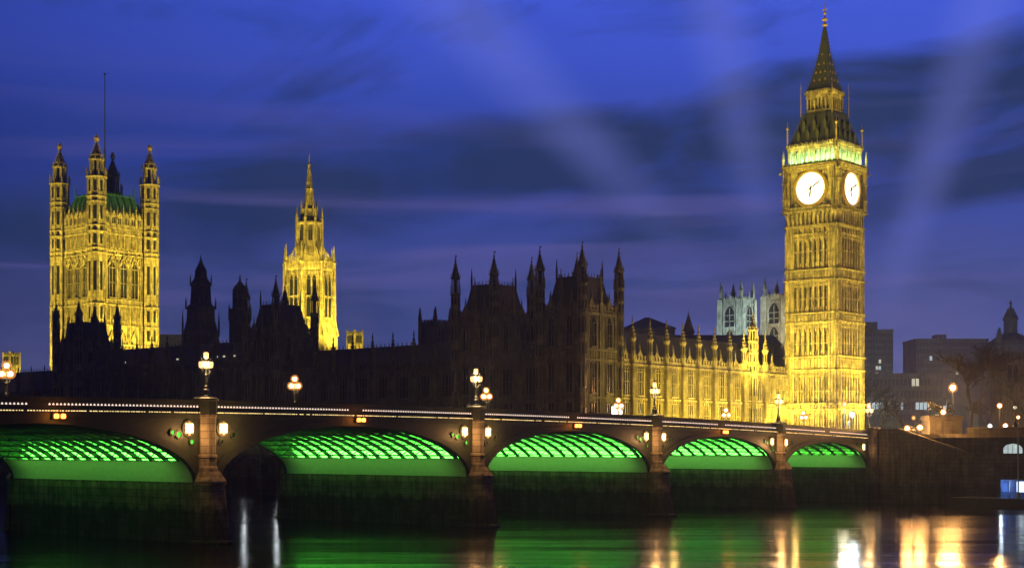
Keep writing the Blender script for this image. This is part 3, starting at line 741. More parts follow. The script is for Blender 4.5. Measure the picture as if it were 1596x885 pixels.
for k_, Mx in enumerate(FM):
    d = MB(); d.disc_y(0, 0, 3.42, -0.04, 0.1, 48)
    dial = put('clock_dial', d.mesh('clock_dial', M['white_dial']), ct, Mx @ Tr(0, -HC+0.34, 64.15))
    rg = MB(); rg.ring_y(0, 0, 3.36, 3.85, -0.36, 0.1, 48); rg.ring_y(0, 0, 3.9, 4.05, -0.22, 0.1, 40)
    rg.m = 1
    for k in range(4):                                         # pierced corner spandrels of the dial frame
        for (q, w_) in ((3.55, 0.4), (3.0, 0.24)):
            u, z = (1 if k % 2 else -1)*q*0.93, (1 if k < 2 else -1)*q*0.93; rg.ring_y(u, z, w_*0.45, w_, -0.16, 0.0, 12)
    put('dial_ring', rg.mesh('dial_ring', [M['gilt'], M['gold_stone']]), dial, Matrix())
    hd = MB(); a = R(-(6+10/60)*30)   # clockwise
    def hand(b_, ang, L, w0, w1, tail, y):
        d_ = Vector((math.sin(ang), 0, math.cos(ang))); n_ = Vector((math.cos(ang), 0, -math.sin(ang)))
        P_ = [-d_*tail-n_*w0*0.8, -d_*tail+n_*w0*0.8, n_*w0, d_*L*0.62+n_*w1*1.4, d_*L+n_*w1*0.25, d_*L-n_*w1*0.25, d_*L*0.62-n_*w1*1.4, -n_*w0]
        b_.prism_y([(p.x, p.z) for p in P_][::-1], y, y+0.03)
    hand(hd, R(6.17*30), 2.1, 0.13, 0.17, 0.8, -0.16); hd.disc_y(0, 0, 0.28, -0.2, -0.08, 12); put('hour_hand', hd.mesh('hour_hand', M['iron']), dial, Matrix())
    hd = MB(); hand(hd, R(60.0), 3.2, 0.11, 0.12, 1.3, -0.24); put('minute_hand', hd.mesh('minute_hand', M['iron']), dial, Matrix())
# belfry
HB = 5.75
b = MB(); b.box(-HB+1.5, HB-1.5, -HB+1.5, HB-1.5, 69.2, 73.4)
for Mx in FM:
    b.M = Mx
    n = 9
    for k in range(n+1):
        u = -HB+0.35+(2*HB-0.7)*k/n; b.box(u-0.16, u+0.16, -HB, -HB+0.5, 69.2, 72.6)
    for k in range(n):
        u = -HB+0.35+(2*HB-0.7)*(k+0.5)/n; w = (2*HB-0.7)/n
        for s in (-1, 1): b.add([(u+s*w/2, -HB+0.1, 72.7), (u, -HB+0.1, 72.7), (u+s*w/2, -HB+0.1, 71.7)], [(0, 1, 2) if s < 0 else (2, 1, 0)])
    b.box(-HB-0.05, HB+0.05, -HB-0.05, -HB+0.6, 72.6, 73.2); b.box(-HB-0.3, HB+0.3, -HB-0.3, -HB+0.6, 73.2, 73.55)
    b.box(-HB, HB, -HB-0.0, -HB+0.5, 69.2, 69.75)
    crenels(b, -HB-0.2, HB+0.2, -HB-0.3, -HB-0.1, 73.55, 73.95, 0.6)
b.build('belfry', M['gold_stone'], ct)
for Mx in FM:      # greenish lamps inside the belfry arcade
    p = Mx @ Vector((0, -HB+0.75, 69.95)); q = Mx @ Vector((0, -HB+0.9, 72.8))
    lamp('AREA', p, 2000, (0.35, 1.0, 0.55), target=q, size=(10.5, 0.3), parent=ct, glossy=False)
    p = Mx @ Vector((0, -HC-0.25, 69.9)); q = Mx @ Vector((0, -HB+0.1, 72.9))
    lamp('AREA', p, 1300, (0.62, 1.0, 0.30), target=q, size=(11.5, 0.2), parent=ct, glossy=False)
def sq(b, prof, step=True): b.lathe(0, 0, [(r*math.sqrt(2), z) for r, z in prof], 4, R(45))
b = MB(); sq(b, [(5.85, 73.56), (5.45, 73.9), (4.9, 75.4), (4.25, 77.2), (3.65, 79.2), (3.5, 79.8)])
for Mx in FM:
    b.M = Mx
    for row, (z, n) in enumerate(((74.6, 4), (76.7, 3))):       # dormers
        half = 5.2-(z-74.6)*0.36
        for k in range(n):
            u = (k-(n-1)/2)*2*half/(n+0.6); b.box(u-0.33, u+0.33, -half-0.12, -half+1.2, z-0.2, z+1.1)
            b.add([(u-0.42, -half-0.16, z+1.1), (u+0.42, -half-0.16, z+1.1), (u, -half-0.16, z+2.0), (u-0.42, -half+1.4, z+1.1), (u+0.42, -half+1.4, z+1.1), (u, -half+1.4, z+2.0)], [(0, 1, 2), (0, 2, 5, 3), (1, 4, 5, 2)])
    for k in range(16):
        z = 74.1+k*0.36; half = [5.45, 3.5][0]-(z-73.9)*0.335+0.02
        b.box(-half-0.10, -half+0.10, -half-0.10, -half+0.10, z, z+0.2)       # crockets on the hips
    for k in range(20):
        u = -3.4+6.8*k/19; b.box(u-0.05, u+0.05, -3.62, -3.5, 79.8, 80.3)
low_roof = b.build('lower_roof', M['iron_roof'], ct)
b = MB()
for Mx in FM:
    b.M = Mx
    for k in range(9):
        w = 10.4; u = -w/2+w*k/8; b.box(u-0.09, u+0.09, -5.72, -5.60, 73.96, 74.25)
    pinnacle(b, -5.75, -5.75, 73.5, 78.6, 0.16); b.sphere(-5.75, -5.75, 77.2, 0.34, 8)
    pinnacle(b, -3.7, -3.7, 79.7, 86.6, 0.085); b.sphere(-3.7, -3.7, 83.5, 0.16, 8)
    for z, n, hf in ((86.6, 3, 2.16), (88.2, 3, 1.72), (89.9, 2, 1.34), (91.8, 1, 0.98)):
        for k in range(n): u = (k-(n-1)/2)*2*hf/(n+0.3); b.add([(u-0.2, -hf-0.22, z), (u+0.2, -hf-0.22, z), (u, -hf-0.18, z+0.5), (u-0.2, -hf+0.3, z), (u+0.2, -hf+0.3, z), (u, -hf+0.1, z+0.5)], [(0, 1, 2), (0, 2, 5, 3), (1, 4, 5, 2), (0, 3, 4, 1)])
b.build('gilded_ornament', M['gilt'], ct)
HLn = 2.85
b = MB(); b.box(-HLn+0.6, HLn-0.6, -HLn+0.6, HLn-0.6, 79.8, 84.4)
for Mx in FM:
    b.M = Mx
    for k in range(7):
        u = -HLn+0.2+(2*HLn-0.4)*k/6; b.box(u-0.14, u+0.14, -HLn, -HLn+0.4, 79.8, 84.0)
    b.box(-HLn-0.05, HLn+0.05, -HLn-0.06, -HLn+0.5, 79.9, 80.9); b.box(-HLn-0.05, HLn+0.05, -HLn-0.05, -HLn+0.5, 83.2, 83.9); b.box(-HLn-0.3, HLn+0.3, -HLn-0.3, -HLn+0.5, 83.9, 84.4)
    crenels(b, -HLn, HLn, -HLn-0.3, -HLn-0.15, 84.4, 84.75, 0.5)
b.build('lantern', M['gold_stone'], ct)
b = MB(); sq(b, [(3.05, 84.4), (2.75, 84.9), (2.1, 87.0), (1.5, 89.6), (0.9, 92.6), (0.45, 95.8), (0.22, 97.8)])
for Mx in FM:
    b.M = Mx
    for k in range(18):
        z = 85.2+k*0.66; hf = [2.65, 0.3]; t_ = (z-85.2)/12.4; hfz = 2.62*(1-t_)**1.25+0.24; b.box(-hfz-0.07, -hfz+0.07, -hfz-0.07, -hfz+0.07, z, z+0.25)
b.build('spire', M['iron_roof'], ct)
b = MB(); b.lathe(0, 0, [(0.25, 97.6), (0.55, 97.9), (0.55, 98.1), (0.2, 98.3), (0.3, 98.8), (0.6, 99.0), (0.6, 99.25), (0.15, 99.4), (0.08, 100.0), (0.36, 100.2), (0.36, 100.5), (0.06, 100.8), (0.05, 102.4)], 8)
b.box(-0.62, 0.62, -0.06, 0.06, 100.95, 101.1); b.box(-0.06, 0.06, -0.62, 0.62, 100.95, 101.1); b.sphere(0, 0, 101.6, 0.16, 8)
b.build('finial', M['gilt'], ct)
for o in ct.children:                                       # the roof stages rise a little taller
    if o.name.split('.')[0] in ('lower_roof', 'lantern', 'spire', 'finial', 'gilded_ornament'):
        for v in o.data.vertices:
            if v.co.z > 73.5: v.co.z = 73.5+(v.co.z-73.5)*1.078
b = MB()
for s in (-1, 1): b.box(s*1.1-0.8, s*1.1+0.8, -0.2, 0.0, 0, 3.4)
# tower floodlights
def ctl(x, y, z=0): v = Vector(ct_c)+UR*x+UL*y; return Vector((v.x, v.y, z))
for (x, y, z, tx, ty, tz, e, sp_) in [(-34, -3, 14, -6, 0, 44, 105000, 62), (-20, 2, 13, -6, 0, 18, 20000, 90), (-42, -2, 18, -6, 0, 66, 55000, 34),
                                 (3, -34, 13.5, 0, -6, 40, 62000, 62), (4, -17, 13, 0, -6, 18, 30000, 100), (0, -44, 14, 0, -6, 68, 50000, 36), (-58, -10, 20, -2, -1, 84, 190000, 22), (-8, -60, 20, -1, -2, 84, 170000, 22)]:
    lamp('SPOT', ctl(x, y, z), e*FL, YEL, target=ctl(tx, ty, tz), radius=0.8, spot=R(sp_), blend=0.7, glossy=False)
for (x, y) in ((-9.5, -6), (-9.5, 4), (-4, -9.5), (5, -9.5)):
    lamp('SPOT', ctl(x, y, 59.5-46), 4600*FL, YEL, target=ctl(x*0.62, y*0.62, 34), radius=0.5, spot=R(110), blend=0.8, glossy=False)

# ================================================================== SQUARE TOWER (left)
vt_front = Vector(((150.5-CX)*468/F, 468, 0)); VL = 20.0
vc = vt_front+UR*(VL/2)+UL*(VL/2)
vt = thing('square_tower', 'massive floodlit square gothic tower with four corner turrets and a flagpole', 'tower', vc, RZ)
HV = VL/2+0.4
b = MB(); b.box(-HV+0.7, HV-0.7, -HV+0.7, HV-0.7, 8, 77.5)
for Mx in FM:
    b.M = Mx
    for z in (12, 24, 36, 42, 48.0, 54.4, 56.0, 70.2, 71.6, 76.8, 78.6):
        b.box(-HV+1.0, HV-1.0, -HV+0.15, -HV+0.8, z-0.25, z+0.25)
    # slim shafts between the big windows and panelling
    for u in (-6.9, -6.3, -2.35, -1.85, 1.85, 2.35, 6.3, 6.9): b.box(u-0.14, u+0.14, -HV+0.2, -HV+0.8, 42, 71.5)
    for k in range(24):
        u = -7+14*(k+0.5)/24
        b.box(u-0.13, u+0.13, -HV+0.35, -HV+0.75, 71.8, 76.6); b.box(u-0.13, u+0.13, -HV+0.35, -HV+0.75, 48.2, 54.2)
        b.box(u-0.20, u+0.20, -HV+0.25, -HV+0.75, 55.0, 55.7); b.box(u-0.20, u+0.20, -HV+0.25, -HV+0.75, 77.2, 78.2)
        b.box(u-0.1, u+0.1, -HV+0.5, -HV+0.75, 36.2, 41.8); b.box(u-0.1, u+0.1, -HV+0.5, -HV+0.75, 24.2, 35.8); b.box(u-0.1, u+0.1, -HV+0.5, -HV+0.75, 12.2, 23.8)
    for k in range(3):                                   # gables over the big windows with crockets
        u = (k-1)*4.2
        for s in (-1, 1):
            b.bar((u+s*1.75, -HV+0.35, 66.6), (u, -HV+0.35, 70.0), 0.5, 0.3)
            for q in range(3): b.sphere(u+s*1.75*(1-(q+0.5)/3), -HV+0.05, 66.9+3.4*(q+0.5)/3, 0.26, 6)
            b.bar((u+s*1.7, -HV+0.45, 42.8), (u, -HV+0.45, 46.5), 0.4, 0.25)
    for k in range(11):
        u = -7+14*k/10; b.lathe(u, -HV+0.3, [(0.3, 68.9), (0.34, 69.4), (0.05, 70.0)], 6)
    # pierced parapet
    n = 10
    b.box(-7.4, 7.4, -HV+0.35, -HV+0.7, 78.6, 80.0); b.box(-7.4, 7.4, -HV+0.38, -HV+0.67, 82.0, 82.5)
    for k in range(21): u = -7.4+14.8*k/20; b.box(u-0.12, u+0.12, -HV+0.36, -HV+0.69, 79.9, 82.1)
    for k in range(7):
        u = -7.2+14.4*k/6; pinnacle(b, u, -HV+0.4, 79.0, 86.4, 0.34)
        if k < 6:
            u2 = u+1.2; b.add([(u2-0.9, -HV+0.4, 82.5), (u2+0.9, -HV+0.4, 82.5), (u2, -HV+0.4, 84.2), (u2-0.9, -HV+0.62, 82.5), (u2+0.9, -HV+0.62, 82.5), (u2, -HV+0.62, 84.2)], [(0, 1, 2), (5, 4, 3), (0, 2, 5, 3), (1, 4, 5, 2)])
b.build('wall', M['gold_stone'], vt)
tm = turret_mesh('corner_turret', 2.75, 8, 93.8, 99.2, 106.4, [M['gold_stone'], M['glass']], bands=(12, 24, 36, 42, 48, 54.4, 70.2, 71.6, 76.8, 78.6, 86, 87.6), vane=False, lr=0.66)
tb = MB(); tb.lathe(0, 0, [(0.25, 103.6), (0.3, 104.6), (0.75, 105.2), (0.85, 105.9), (0.5, 106.2), (0.55, 106.6), (0.1, 107.0)], 8); tbm = tb.mesh('turret_crown', M['gilt'])
for sx in (-1, 1):
    for sy in (-1, 1):
        tt_ = link('corner_turret', tm, vt, (sx*VL/2, sy*VL/2, 0)); link('turret_crown', tbm, tt_)
for Mx in FM:
    for k in range(3): put('window', window_mesh(2.5, 11.4, 2, True, 2, 0.55, 'gold_stone'), vt, Mx @ Tr((k-1)*4.2, -HV+0.7, 56.8))
    for k in range(9): put('small_window', window_mesh(0.72, 3.6, 1, True, 0, 0.25, 'gold_stone'), vt, Mx @ Tr((k-4)*1.5, -HV+0.7, 72.4))
    for k in range(7): put('small_window', window_mesh(0.72, 3.0, 1, True, 0, 0.25, 'gold_stone'), vt, Mx @ Tr((k-3)*1.9, -HV+0.7, 49.6))
    for k in range(2): put('lower_window', window_mesh(2.9, 7.5, 3, True, 1, 0.4, 'gold_stone'), vt, Mx @ Tr((k-0.5)*4.6, -HV+0.7, 37.0))
b = MB(); sq(b, [(8.6, 78), (8.6, 84.5), (6.6, 89.4), (6.6, 89.8)])
for Mx in FM:
    b.M = Mx
    for k in range(13): u = -6.5+13*k/12; b.box(u-0.07, u+0.07, -6.6, -6.45, 89.8, 90.6)
    for k in range(9): u = -8+16*k/8; b.bar((u, -8.65, 84.5), (u*0.8, -6.65, 89.4), 0.14)
    pinnacle(b, -6.5, -6.5, 89.6, 93.8, 0.22)
b.build('roof', M['green_roof'], vt)
b = MB(); b.lathe(0, 0, [(0.9, 89.8), (0.9, 92), (0.45, 92.6), (0.30, 104), (0.42, 104.1), (0.42, 104.6), (0.22, 104.8), (0.12, 128.8), (0.06, 129.0)], 8); b.sphere(0, 0, 129.2, 0.42, 8)
for k in range(4):
    a = k*math.pi/2+math.pi/4; b.tube((3.2*math.cos(a), 3.2*math.sin(a), 89.6), (0.4*math.cos(a), 0.4*math.sin(a), 99), 0.16, 0.1)
b.build('flagpole', M['iron'], vt)
def vtl(x, y, z): v = vc+UR*x+UL*y; return Vector((v.x, v.y, z))
for (x, y, z, tx, ty, tz, e, sp_) in [(4, -38, 26, 0, -10, 52, 110000, 70), (6, -60, 27, 0, -10, 84, 260000, 40), (-42, 3, 27, -10, 2, 50, 90000, 70), (-62, 4, 27, -10, 0, 88, 240000, 38),
                                      (3, -21, 24, 2, -10, 60, 24000, 80), (-20, 4, 24, -10, 2, 58, 20000, 80), (-26, -26, 26, -9, -9, 60, 40000, 50)]:
    lamp('SPOT', vtl(x, y, z), e*FL*1.1, YEL, target=vtl(tx, ty, tz), radius=1.0, spot=R(sp_), blend=0.8, glossy=False)

# ================================================================== CENTRAL SPIRE TOWER
cc_ = Vector(((482-CX)*420/F, 420, 0))
cs_ = thing('spire_tower', 'brightly floodlit octagonal gothic tower ending in a slender spire', 'tower', cc_, RZ+R(8))
b = MB()
b.lathe(0, 0, [(8.4, 20), (8.2, 40), (7.6, 43.5), (7.0, 45), (7.0, 58.5), (7.35, 58.8), (7.35, 59.6), (6.6, 59.8), (4.6, 61.5)], 8, OCT)
for k in range(8):
    a = OCT+k*math.pi/4; r = 7.15
    b.lathe(r*math.cos(a), r*math.sin(a), [(0.95, 20), (0.9, 40), (0.62, 44), (0.55, 60.5), (0.7, 60.6), (0.7, 61.0), (0.42, 61.2), (0.04, 66.0)], 6)
    b.bar(((r+1.1)*math.cos(a), (r+1.1)*math.sin(a), 40.5), ((r-0.2)*math.cos(a), (r-0.2)*math.sin(a), 46.5), 0.5, 0.6)
    b.M = RotZ(k*math.pi/4)
    ap = 7.0*math.cos(OCT)
    for u in (-2.0, -1.55, 0, 1.55, 2.0): b.box(u-0.13, u+0.13, -ap-0.28, -ap+0.1, 44.8, 58.4)
    b.box(-2.3, 2.3, -ap-0.3, -ap+0.1, 51.1, 51.5); b.box(-2.6, 2.6, -ap-0.3, -ap-0.12, 59.6, 61.3); crenels(b, -2.5, 2.5, -ap-0.35, -ap-0.1, 61.0, 62.3, 0.7)
    for q in range(7): b.box(-2.4+0.8*q-0.1, -2.4+0.8*q+0.1, -ap-0.42, -ap-0.2, 59.7, 61.2)
    for s in (-1, 1): b.bar((s*0.78-0.72, -ap-0.14, 57), (s*0.78, -ap-0.14, 58.4), 0.25); b.bar((s*0.78+0.72, -ap-0.14, 57), (s*0.78, -ap-0.14, 58.4), 0.25)
    b.M = Matrix()
b.build('lower_stage', M['gold_stone'], cs_)
lw = window_mesh(1.25, 11.5, 1, True, 2, 0.25, 'gold_stone')
for k in range(8):
    for s in (-1, 1): put('window', lw, cs_, RotZ(k*math.pi/4) @ Tr(s*0.78, -7.0*math.cos(OCT), 45.6))
b = MB(); b.lathe(0, 0, [(4.6, 60.5), (4.4, 62.2), (3.6, 63.2), (3.5, 71.6), (3.85, 71.8), (3.85, 72.3), (2.9, 72.6), (2.3, 75.5)], 8, OCT)
for k in range(8):
    a = OCT+k*math.pi/4; r = 3.75
    b.lathe(r*math.cos(a), r*math.sin(a), [(0.45, 62), (0.36, 64), (0.33, 73.2), (0.45, 73.3), (0.3, 73.7), (0.03, 76.8)], 5)
    r = 2.35; b.lathe(r*math.cos(a), r*math.sin(a), [(0.24, 72.5), (0.22, 76.4), (0.3, 76.5), (0.03, 78.8)], 5)
    b.bar((6.6*math.cos(a), 6.6*math.sin(a), 61.0), (3.8*math.cos(a), 3.8*math.sin(a), 66.0), 0.3, 0.4)
b.lathe(0, 0, [(2.3, 75.2), (2.35, 76.0), (1.75, 76.3), (1.6, 77.0), (1.05, 81.5), (1.2, 81.6), (1.2, 81.9), (0.95, 82.0), (0.35, 88.3), (0.5, 88.4), (0.5, 88.7), (0.2, 88.9), (0.05, 91.6)], 8, OCT)
for i in range(9):
    z = 77.6+i*1.15; rr = 1.55-(z-77.0)*0.108
    for k in range(8): a = OCT+k*math.pi/4; b.lathe(rr*math.cos(a), rr*math.sin(a), [(0.05, z), (0.16, z+0.15), (0.03, z+0.35)], 4)
b.build('spire', M['gold_stone'], cs_)
uw = window_mesh(1.25, 7.4, 2, True, 1, 0.2, 'gold_stone')
for k in range(8): put('upper_window', uw, cs_, RotZ(k*math.pi/4) @ Tr(0, -3.5*math.cos(OCT), 63.8))
def csl(x, y, z): v = cc_+UR*x+UL*y; return Vector((v.x, v.y, z))
for k in range(8): lamp('SPOT', (6.2*math.cos(k*math.pi/4), 6.2*math.sin(k*math.pi/4), 61.2), 900*FL, YEL, target=(3.0*math.cos(k*math.pi/4), 3.0*math.sin(k*math.pi/4), 66), radius=0.3, spot=R(130), parent=cs_, glossy=False)
for (x, y, z, tx, ty, tz, e, sp_) in [(2, -26, 32, 0, -5, 54, 90000, 70), (-26, 2, 32, -5, 0, 54, 75000, 70), (-22, -22, 33, -3, -3, 78, 95000, 46), (4, -13, 34, 2, -6, 50, 9000, 90), (-13, -8, 34, -5, -3, 50, 9000, 90)]:
    lamp('SPOT', csl(x, y, z), e*FL, YEL, target=csl(tx, ty, tz), radius=0.8, spot=R(sp_), blend=0.8, glossy=False)

# ================================================================== PALACE PAVILIONS
LX, LY = 11.0, 9.6
PZ, TIP = 35.2, 46.0
pav_t = turret_mesh('corner_turret', 0.86, 8, 38.6, 41.6, TIP, [M['weathered_stone'], M['glass']], bands=(18.5, 25.2, 28.6, 33.4, 36.0))
def pavilion(first=None):
    root = link('pavilion_tower', None)
    b = MB(); b.box(0, LX, 0, LY, 8, 33.6)
    faces = [(Tr(LX/2, 0), LX), (Tr(0, LY/2) @ RotZ(-math.pi/2), LY), (Tr(LX/2, LY) @ RotZ(math.pi), LX), (Tr(LX, LY/2) @ RotZ(math.pi/2), LY)]
    for Mx, w in faces:
        b.M = Mx
        for z in (12.5, 18.5, 25.2, 27.0, 33.4): b.box(-w/2+0.4, w/2-0.4, -0.32, 0.05, z-0.18, z+0.18)
        for k in range(13): u = -w/2+1+(w-2)*k/12; b.box(u-0.12, u+0.12, -0.14, 0.03, 25.4, 26.8)
        for u in (-w/2+1.3, -0.45, 0, 0.45, w/2-1.3): b.box(u-0.16, u+0.16, -0.28, 0.03, 8, 35.4)
        for s in (-1, 1):
            for q in (0.95, 3.3): u = s*q+s*0.35; b.box(u-0.09, u+0.09, -0.16, 0.03, 12, 33)
        for k in range(9): u = -w/2+1.2+(w-2.4)*k/8; b.box(u-0.16, u+0.16, -0.12, 0.2, 33.6, 35.2)
        b.box(-w/2+0.6, w/2-0.6, -0.05, 0.25, 33.6, 34.3); b.box(-w/2+0.6, w/2-0.6, -0.10, 0.22, 34.6, 34.85)
        pinnacle(b, 0, 0.05, 33.6, 41.4, 0.40)
        for s in (-1, 1):
            u = s*w/4*0.98; b.add([(u-0.9, -0.02, 34.9), (u+0.9, -0.02, 34.9), (u, -0.02, 36.4), (u-0.9, 0.2, 34.9), (u+0.9, 0.2, 34.9), (u, 0.2, 36.4)], [(0, 1, 2), (5, 4, 3), (0, 2, 5, 3), (1, 4, 5, 2)])
            pinnacle(b, u, 0.1, 35.6, 37.8, 0.14)
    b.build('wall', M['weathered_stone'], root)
    for Mx, w in faces:
        for s in (-1, 1):
            for z, h, pt in ((13.4, 4.2, False), (19.4, 5.2, False), (27.6, 5.4, True)):
                put('window', window_mesh(1.5, h, 2, pt, 1 if not pt else 2, 0.3, 'weathered_stone'), root, Mx @ Tr(s*w*0.21, 0, z))
    b = MB(); e = 0.9
    pl = [(e, e), (LX-e, e), (LX-e, LY-e), (e, LY-e)]
    b.prism_z(pl, 33.6, 40.2, 0.70, (LX/2, LY/2))
    cx_, cy_ = LX/2, LY/2
    for k in range(9):
        for yy in (cy_-(cy_-e)*0.70, cy_+(cy_-e)*0.70):
            xx = cx_+(LX/2-e)*0.70*(-1+2*k/8); b.box(xx-0.05, xx+0.05, yy-0.05, yy+0.05, 40.2, 40.9)
            if k in (0, 8): pinnacle(b, xx, yy, 39.6, 43.6, 0.20)
    for k in range(7):
        for xx in (cx_-(cx_-e)*0.70, cx_+(cx_-e)*0.70):
            yy = cy_+(LY/2-e)*0.70*(-1+2*k/6); b.box(xx-0.05, xx+0.05, yy-0.05, yy+0.05, 40.2, 40.9)
    b.build('roof', M['slate'], root)
    for x, y in ((0, 0), (LX, 0), (0, LY), (LX, LY)): link('corner_turret', pav_t, root, (x, y, 0))
    return root
pv = pavilion()
S_ = [(0.0, 'dark turreted pavilion at the corner where the yellow lit facade begins'), (20.5, 'black turreted pavilion rising just left of the half lit corner pavilion'),
      (81.2, 'black turreted pavilion in front of the bright slender spire tower'), (152.8, 'black turreted pavilion silhouetted against the massive square tower')]
for i, (s, lb) in enumerate(S_):
    o = pv if i == 0 else copy_tree(pv); o.location = paf(0, s); o.rotation_euler = (0, 0, RZ); tag(o, lb, 'pavilion', 'turreted pavilions of the palace river front')

# ================================================================== RIVER WING
def wing_river(name, label, s0, s1, zpar, zridge, bays):
    L = s1-s0; root = thing(name, label, 'palace wing', paf(0.8, s0), RZ)
    b = MB(); b.box(0, 10, 0.02, L-0.02, 8, zpar-1.4)
    b.M = Tr(0, L/2) @ RotZ(-math.pi/2)
    for z in (12.5, 18.4, zpar-1.5): b.box(-L/2+0.03, L/2-0.03, -0.35, 0.05, z-0.2, z+0.2)
    b.box(-L/2+0.03, L/2-0.03, -0.12, 0.3, zpar-1.3, zpar-0.5); crenels(b, -L/2+0.1, L/2-0.1, -0.1, 0.26, zpar-0.5, zpar+0.3, 0.9)
    for k in range(bays*6): u = -L/2+L*(k+0.5)/(bays*6); b.box(u-0.09, u+0.09, -0.2, 0.03, 12.6, zpar-1.6)
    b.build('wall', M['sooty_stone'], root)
    bt = MB(); bt.box(-0.5, 0.5, -0.75, 0.0, 8, zpar); bt.lathe(0, -0.3, [(0.55, zpar), (0.55, zpar+2.4), (0.75, zpar+2.5), (0.75, zpar+2.8), (0.45, zpar+2.9), (0.1, zpar+5.4), (0.22, zpar+5.5), (0.03, zpar+6.6)], 8, OCT)
    for i in range(3): bt.lathe(0, -0.3, [(0.4-0.1*i, zpar+3.2+0.7*i), (0.62-0.12*i, zpar+3.35+0.7*i), (0.3-0.1*i, zpar+3.6+0.7*i)], 8)
    btm = bt.mesh('buttress', M['sooty_stone'])
    for k in range(1, bays):
        put('buttress', btm, root, Tr(0, L*k/bays) @ RotZ(-math.pi/2))
    for k in range(bays):
        for z, h in ((13.3, 4.4), (19.2, zpar-1.9-19.6)): put('window', window_mesh(2.4, round(h, 2), 3, False, 1, 0.25, 'sooty_stone'), root, Tr(0, L*(k+0.5)/bays) @ RotZ(-math.pi/2) @ Tr(0, 0, z))
    b = MB(); b.add([(0.4, 0.03, zpar-1.0), (10, 0.03, zpar-1.0), (6.2, 0.03, zridge), (4.2, 0.03, zridge), (0.4, L-0.03, zpar-1.0), (10, L-0.03, zpar-1.0), (6.2, L-0.03, zridge), (4.2, L-0.03, zridge)],
          [(0, 1, 2, 3), (7, 6, 5, 4), (0, 3, 7, 4), (3, 2, 6, 7), (2, 1, 5, 6), (1, 0, 4, 5)])
    n = int(L/1.2)
    for k in range(n): b.box(4.15, 4.3, L*(k+0.5)/n-0.06, L*(k+0.5)/n+0.06, zridge, zridge+0.6)
    b.build('roof', M['slate'], root)
    return root
wing_river('palace_wing', 'short black palace wall linking the two nearest turreted pavilions', LY, 20.5, 26.4, 28.0, 2)
wing_river('palace_wing', 'long black palace range between the middle pavilions, behind the second bridge pier', 20.5+LY, 81.2, 25.8, 29.9, 9)
wing_river('palace_wing', 'black palace range at the foot of the dark ventilation spire, above the left arch', 81.2+LY, 152.8, 28.6, 33.0, 11)
wl_ = [o_ for o_ in COL.objects if o_.get('label', '').startswith('black palace range at the foot')][0]
for q in (7.0, 10.5, 13.0, 27.0, 30.5, 47.0):
    b = MB(); b.box(-0.14, 0.14, -0.25, 0.25, -0.16, 0.16); b.build('roof_light', M['window_lit'], wl_, (1.7, q, 29.7))
wing_river('palace_wing', 'low dark palace range at the far left edge of the view', 152.8+LY, 215.0, 23.5, 29.0, 9)
# terrace with river wall
b = MB(); b.box(-10.6, -0.1, 0.02, 215, -1, 6.4); b.box(-11.0, -10.3, 0.0, 215, 6.4, 7.5)
for k in range(44): b.box(-11.25, -10.61, 0.4+k*4.85, 1.5+k*4.85, -1, 7.9)
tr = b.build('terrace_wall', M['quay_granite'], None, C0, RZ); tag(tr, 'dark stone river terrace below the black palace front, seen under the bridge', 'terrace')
for s, lb in ((64.2, 'white lamp on the palace terrace, left of the two mirrored under the arch'), (54.1, 'white lamp on the palace terrace, right of the two mirrored under the arch')):
    p = paf(-9.5, s+16, 6.4); l_ = thing('terrace_lamp', lb, 'lamp', p, RZ, 'white terrace lamps')
    b = MB(); b.lathe(0, 0, [(0.22, 0), (0.2, 0.5), (0.08, 0.6), (0.07, 3.4), (0.14, 3.5), (0.14, 3.6)], 8); b.build('post', M['iron'], l_)
    b = MB(); b.sphere(0, 0, 3.9, 0.32); b.build('globe', M['lamp_white'], l_, smooth=True)
    lamp('POINT', (0, 0, 3.9), 500, (0.85, 0.95, 1.0), radius=0.15, parent=l_)

# ================================================================== NORTH WING (lit facade)
NWX = 72.4
nw = thing('palace_wing', 'yellow floodlit gothic facade with a row of slim turrets leading to the clock tower', 'palace wing', paf(0, 0.7), RZ)
zpar = 26.6
b = MB(); b.box(LX+0.9, NWX-12.4, 0, 9.0, 8, 25.2); b.box(NWX-12.4, NWX, 0.0, 6.0, 8, 25.2)
for z in (12.8, 18.6, 24.9): b.box(LX+0.9, NWX, -0.4, 0.05, z-0.2, z+0.2)
b.box(LX+0.9, NWX, -0.15, 0.3, 25.2, 25.9); crenels(b, LX+1, NWX-0.1, -0.12, 0.26, 25.9, 26.7, 0.95)
n = 80
for k in range(n):
    u = LX+1.2+(NWX-LX-1.6)*k/(n-1); b.box(u-0.09, u+0.09, -0.20, 0.03, 12.9, 24.8)
for z in (15.8, 21.8, 23.6): b.box(LX+0.9, NWX, -0.14, 0.03, z-0.09, z+0.09)
b.build('wall', M['palace_stone'], nw)
tx = [15.8, 21.4, 26.9, 32.5, 38.1, 43.8, 49.5, 55.0, 63.4]
bt = MB(); bt.box(-0.62, 0.62, -0.85, 0.0, 8, 25.0); bt.box(-0.75, 0.75, -1.0, 0.0, 8, 13)
for q in (-0.4, 0, 0.4): bt.box(q-0.06, q+0.06, -0.93, -0.8, 13, 24.6)
for z in (18.6, 24.9): bt.box(-0.75, 0.75, -1.0, 0.0, z-0.2, z+0.2)
bt.lathe(0, -0.3, [(0.52, 25), (0.52, 29.4), (0.72, 29.5), (0.72, 29.9), (0.55, 30.0), (0.42, 30.6), (0.07, 32.6), (0.2, 32.7), (0.02, 33.9)], 8, OCT)
bt.lathe(0, -0.3, [(0.66, 26.6), (0.66, 26.9)], 8, OCT)
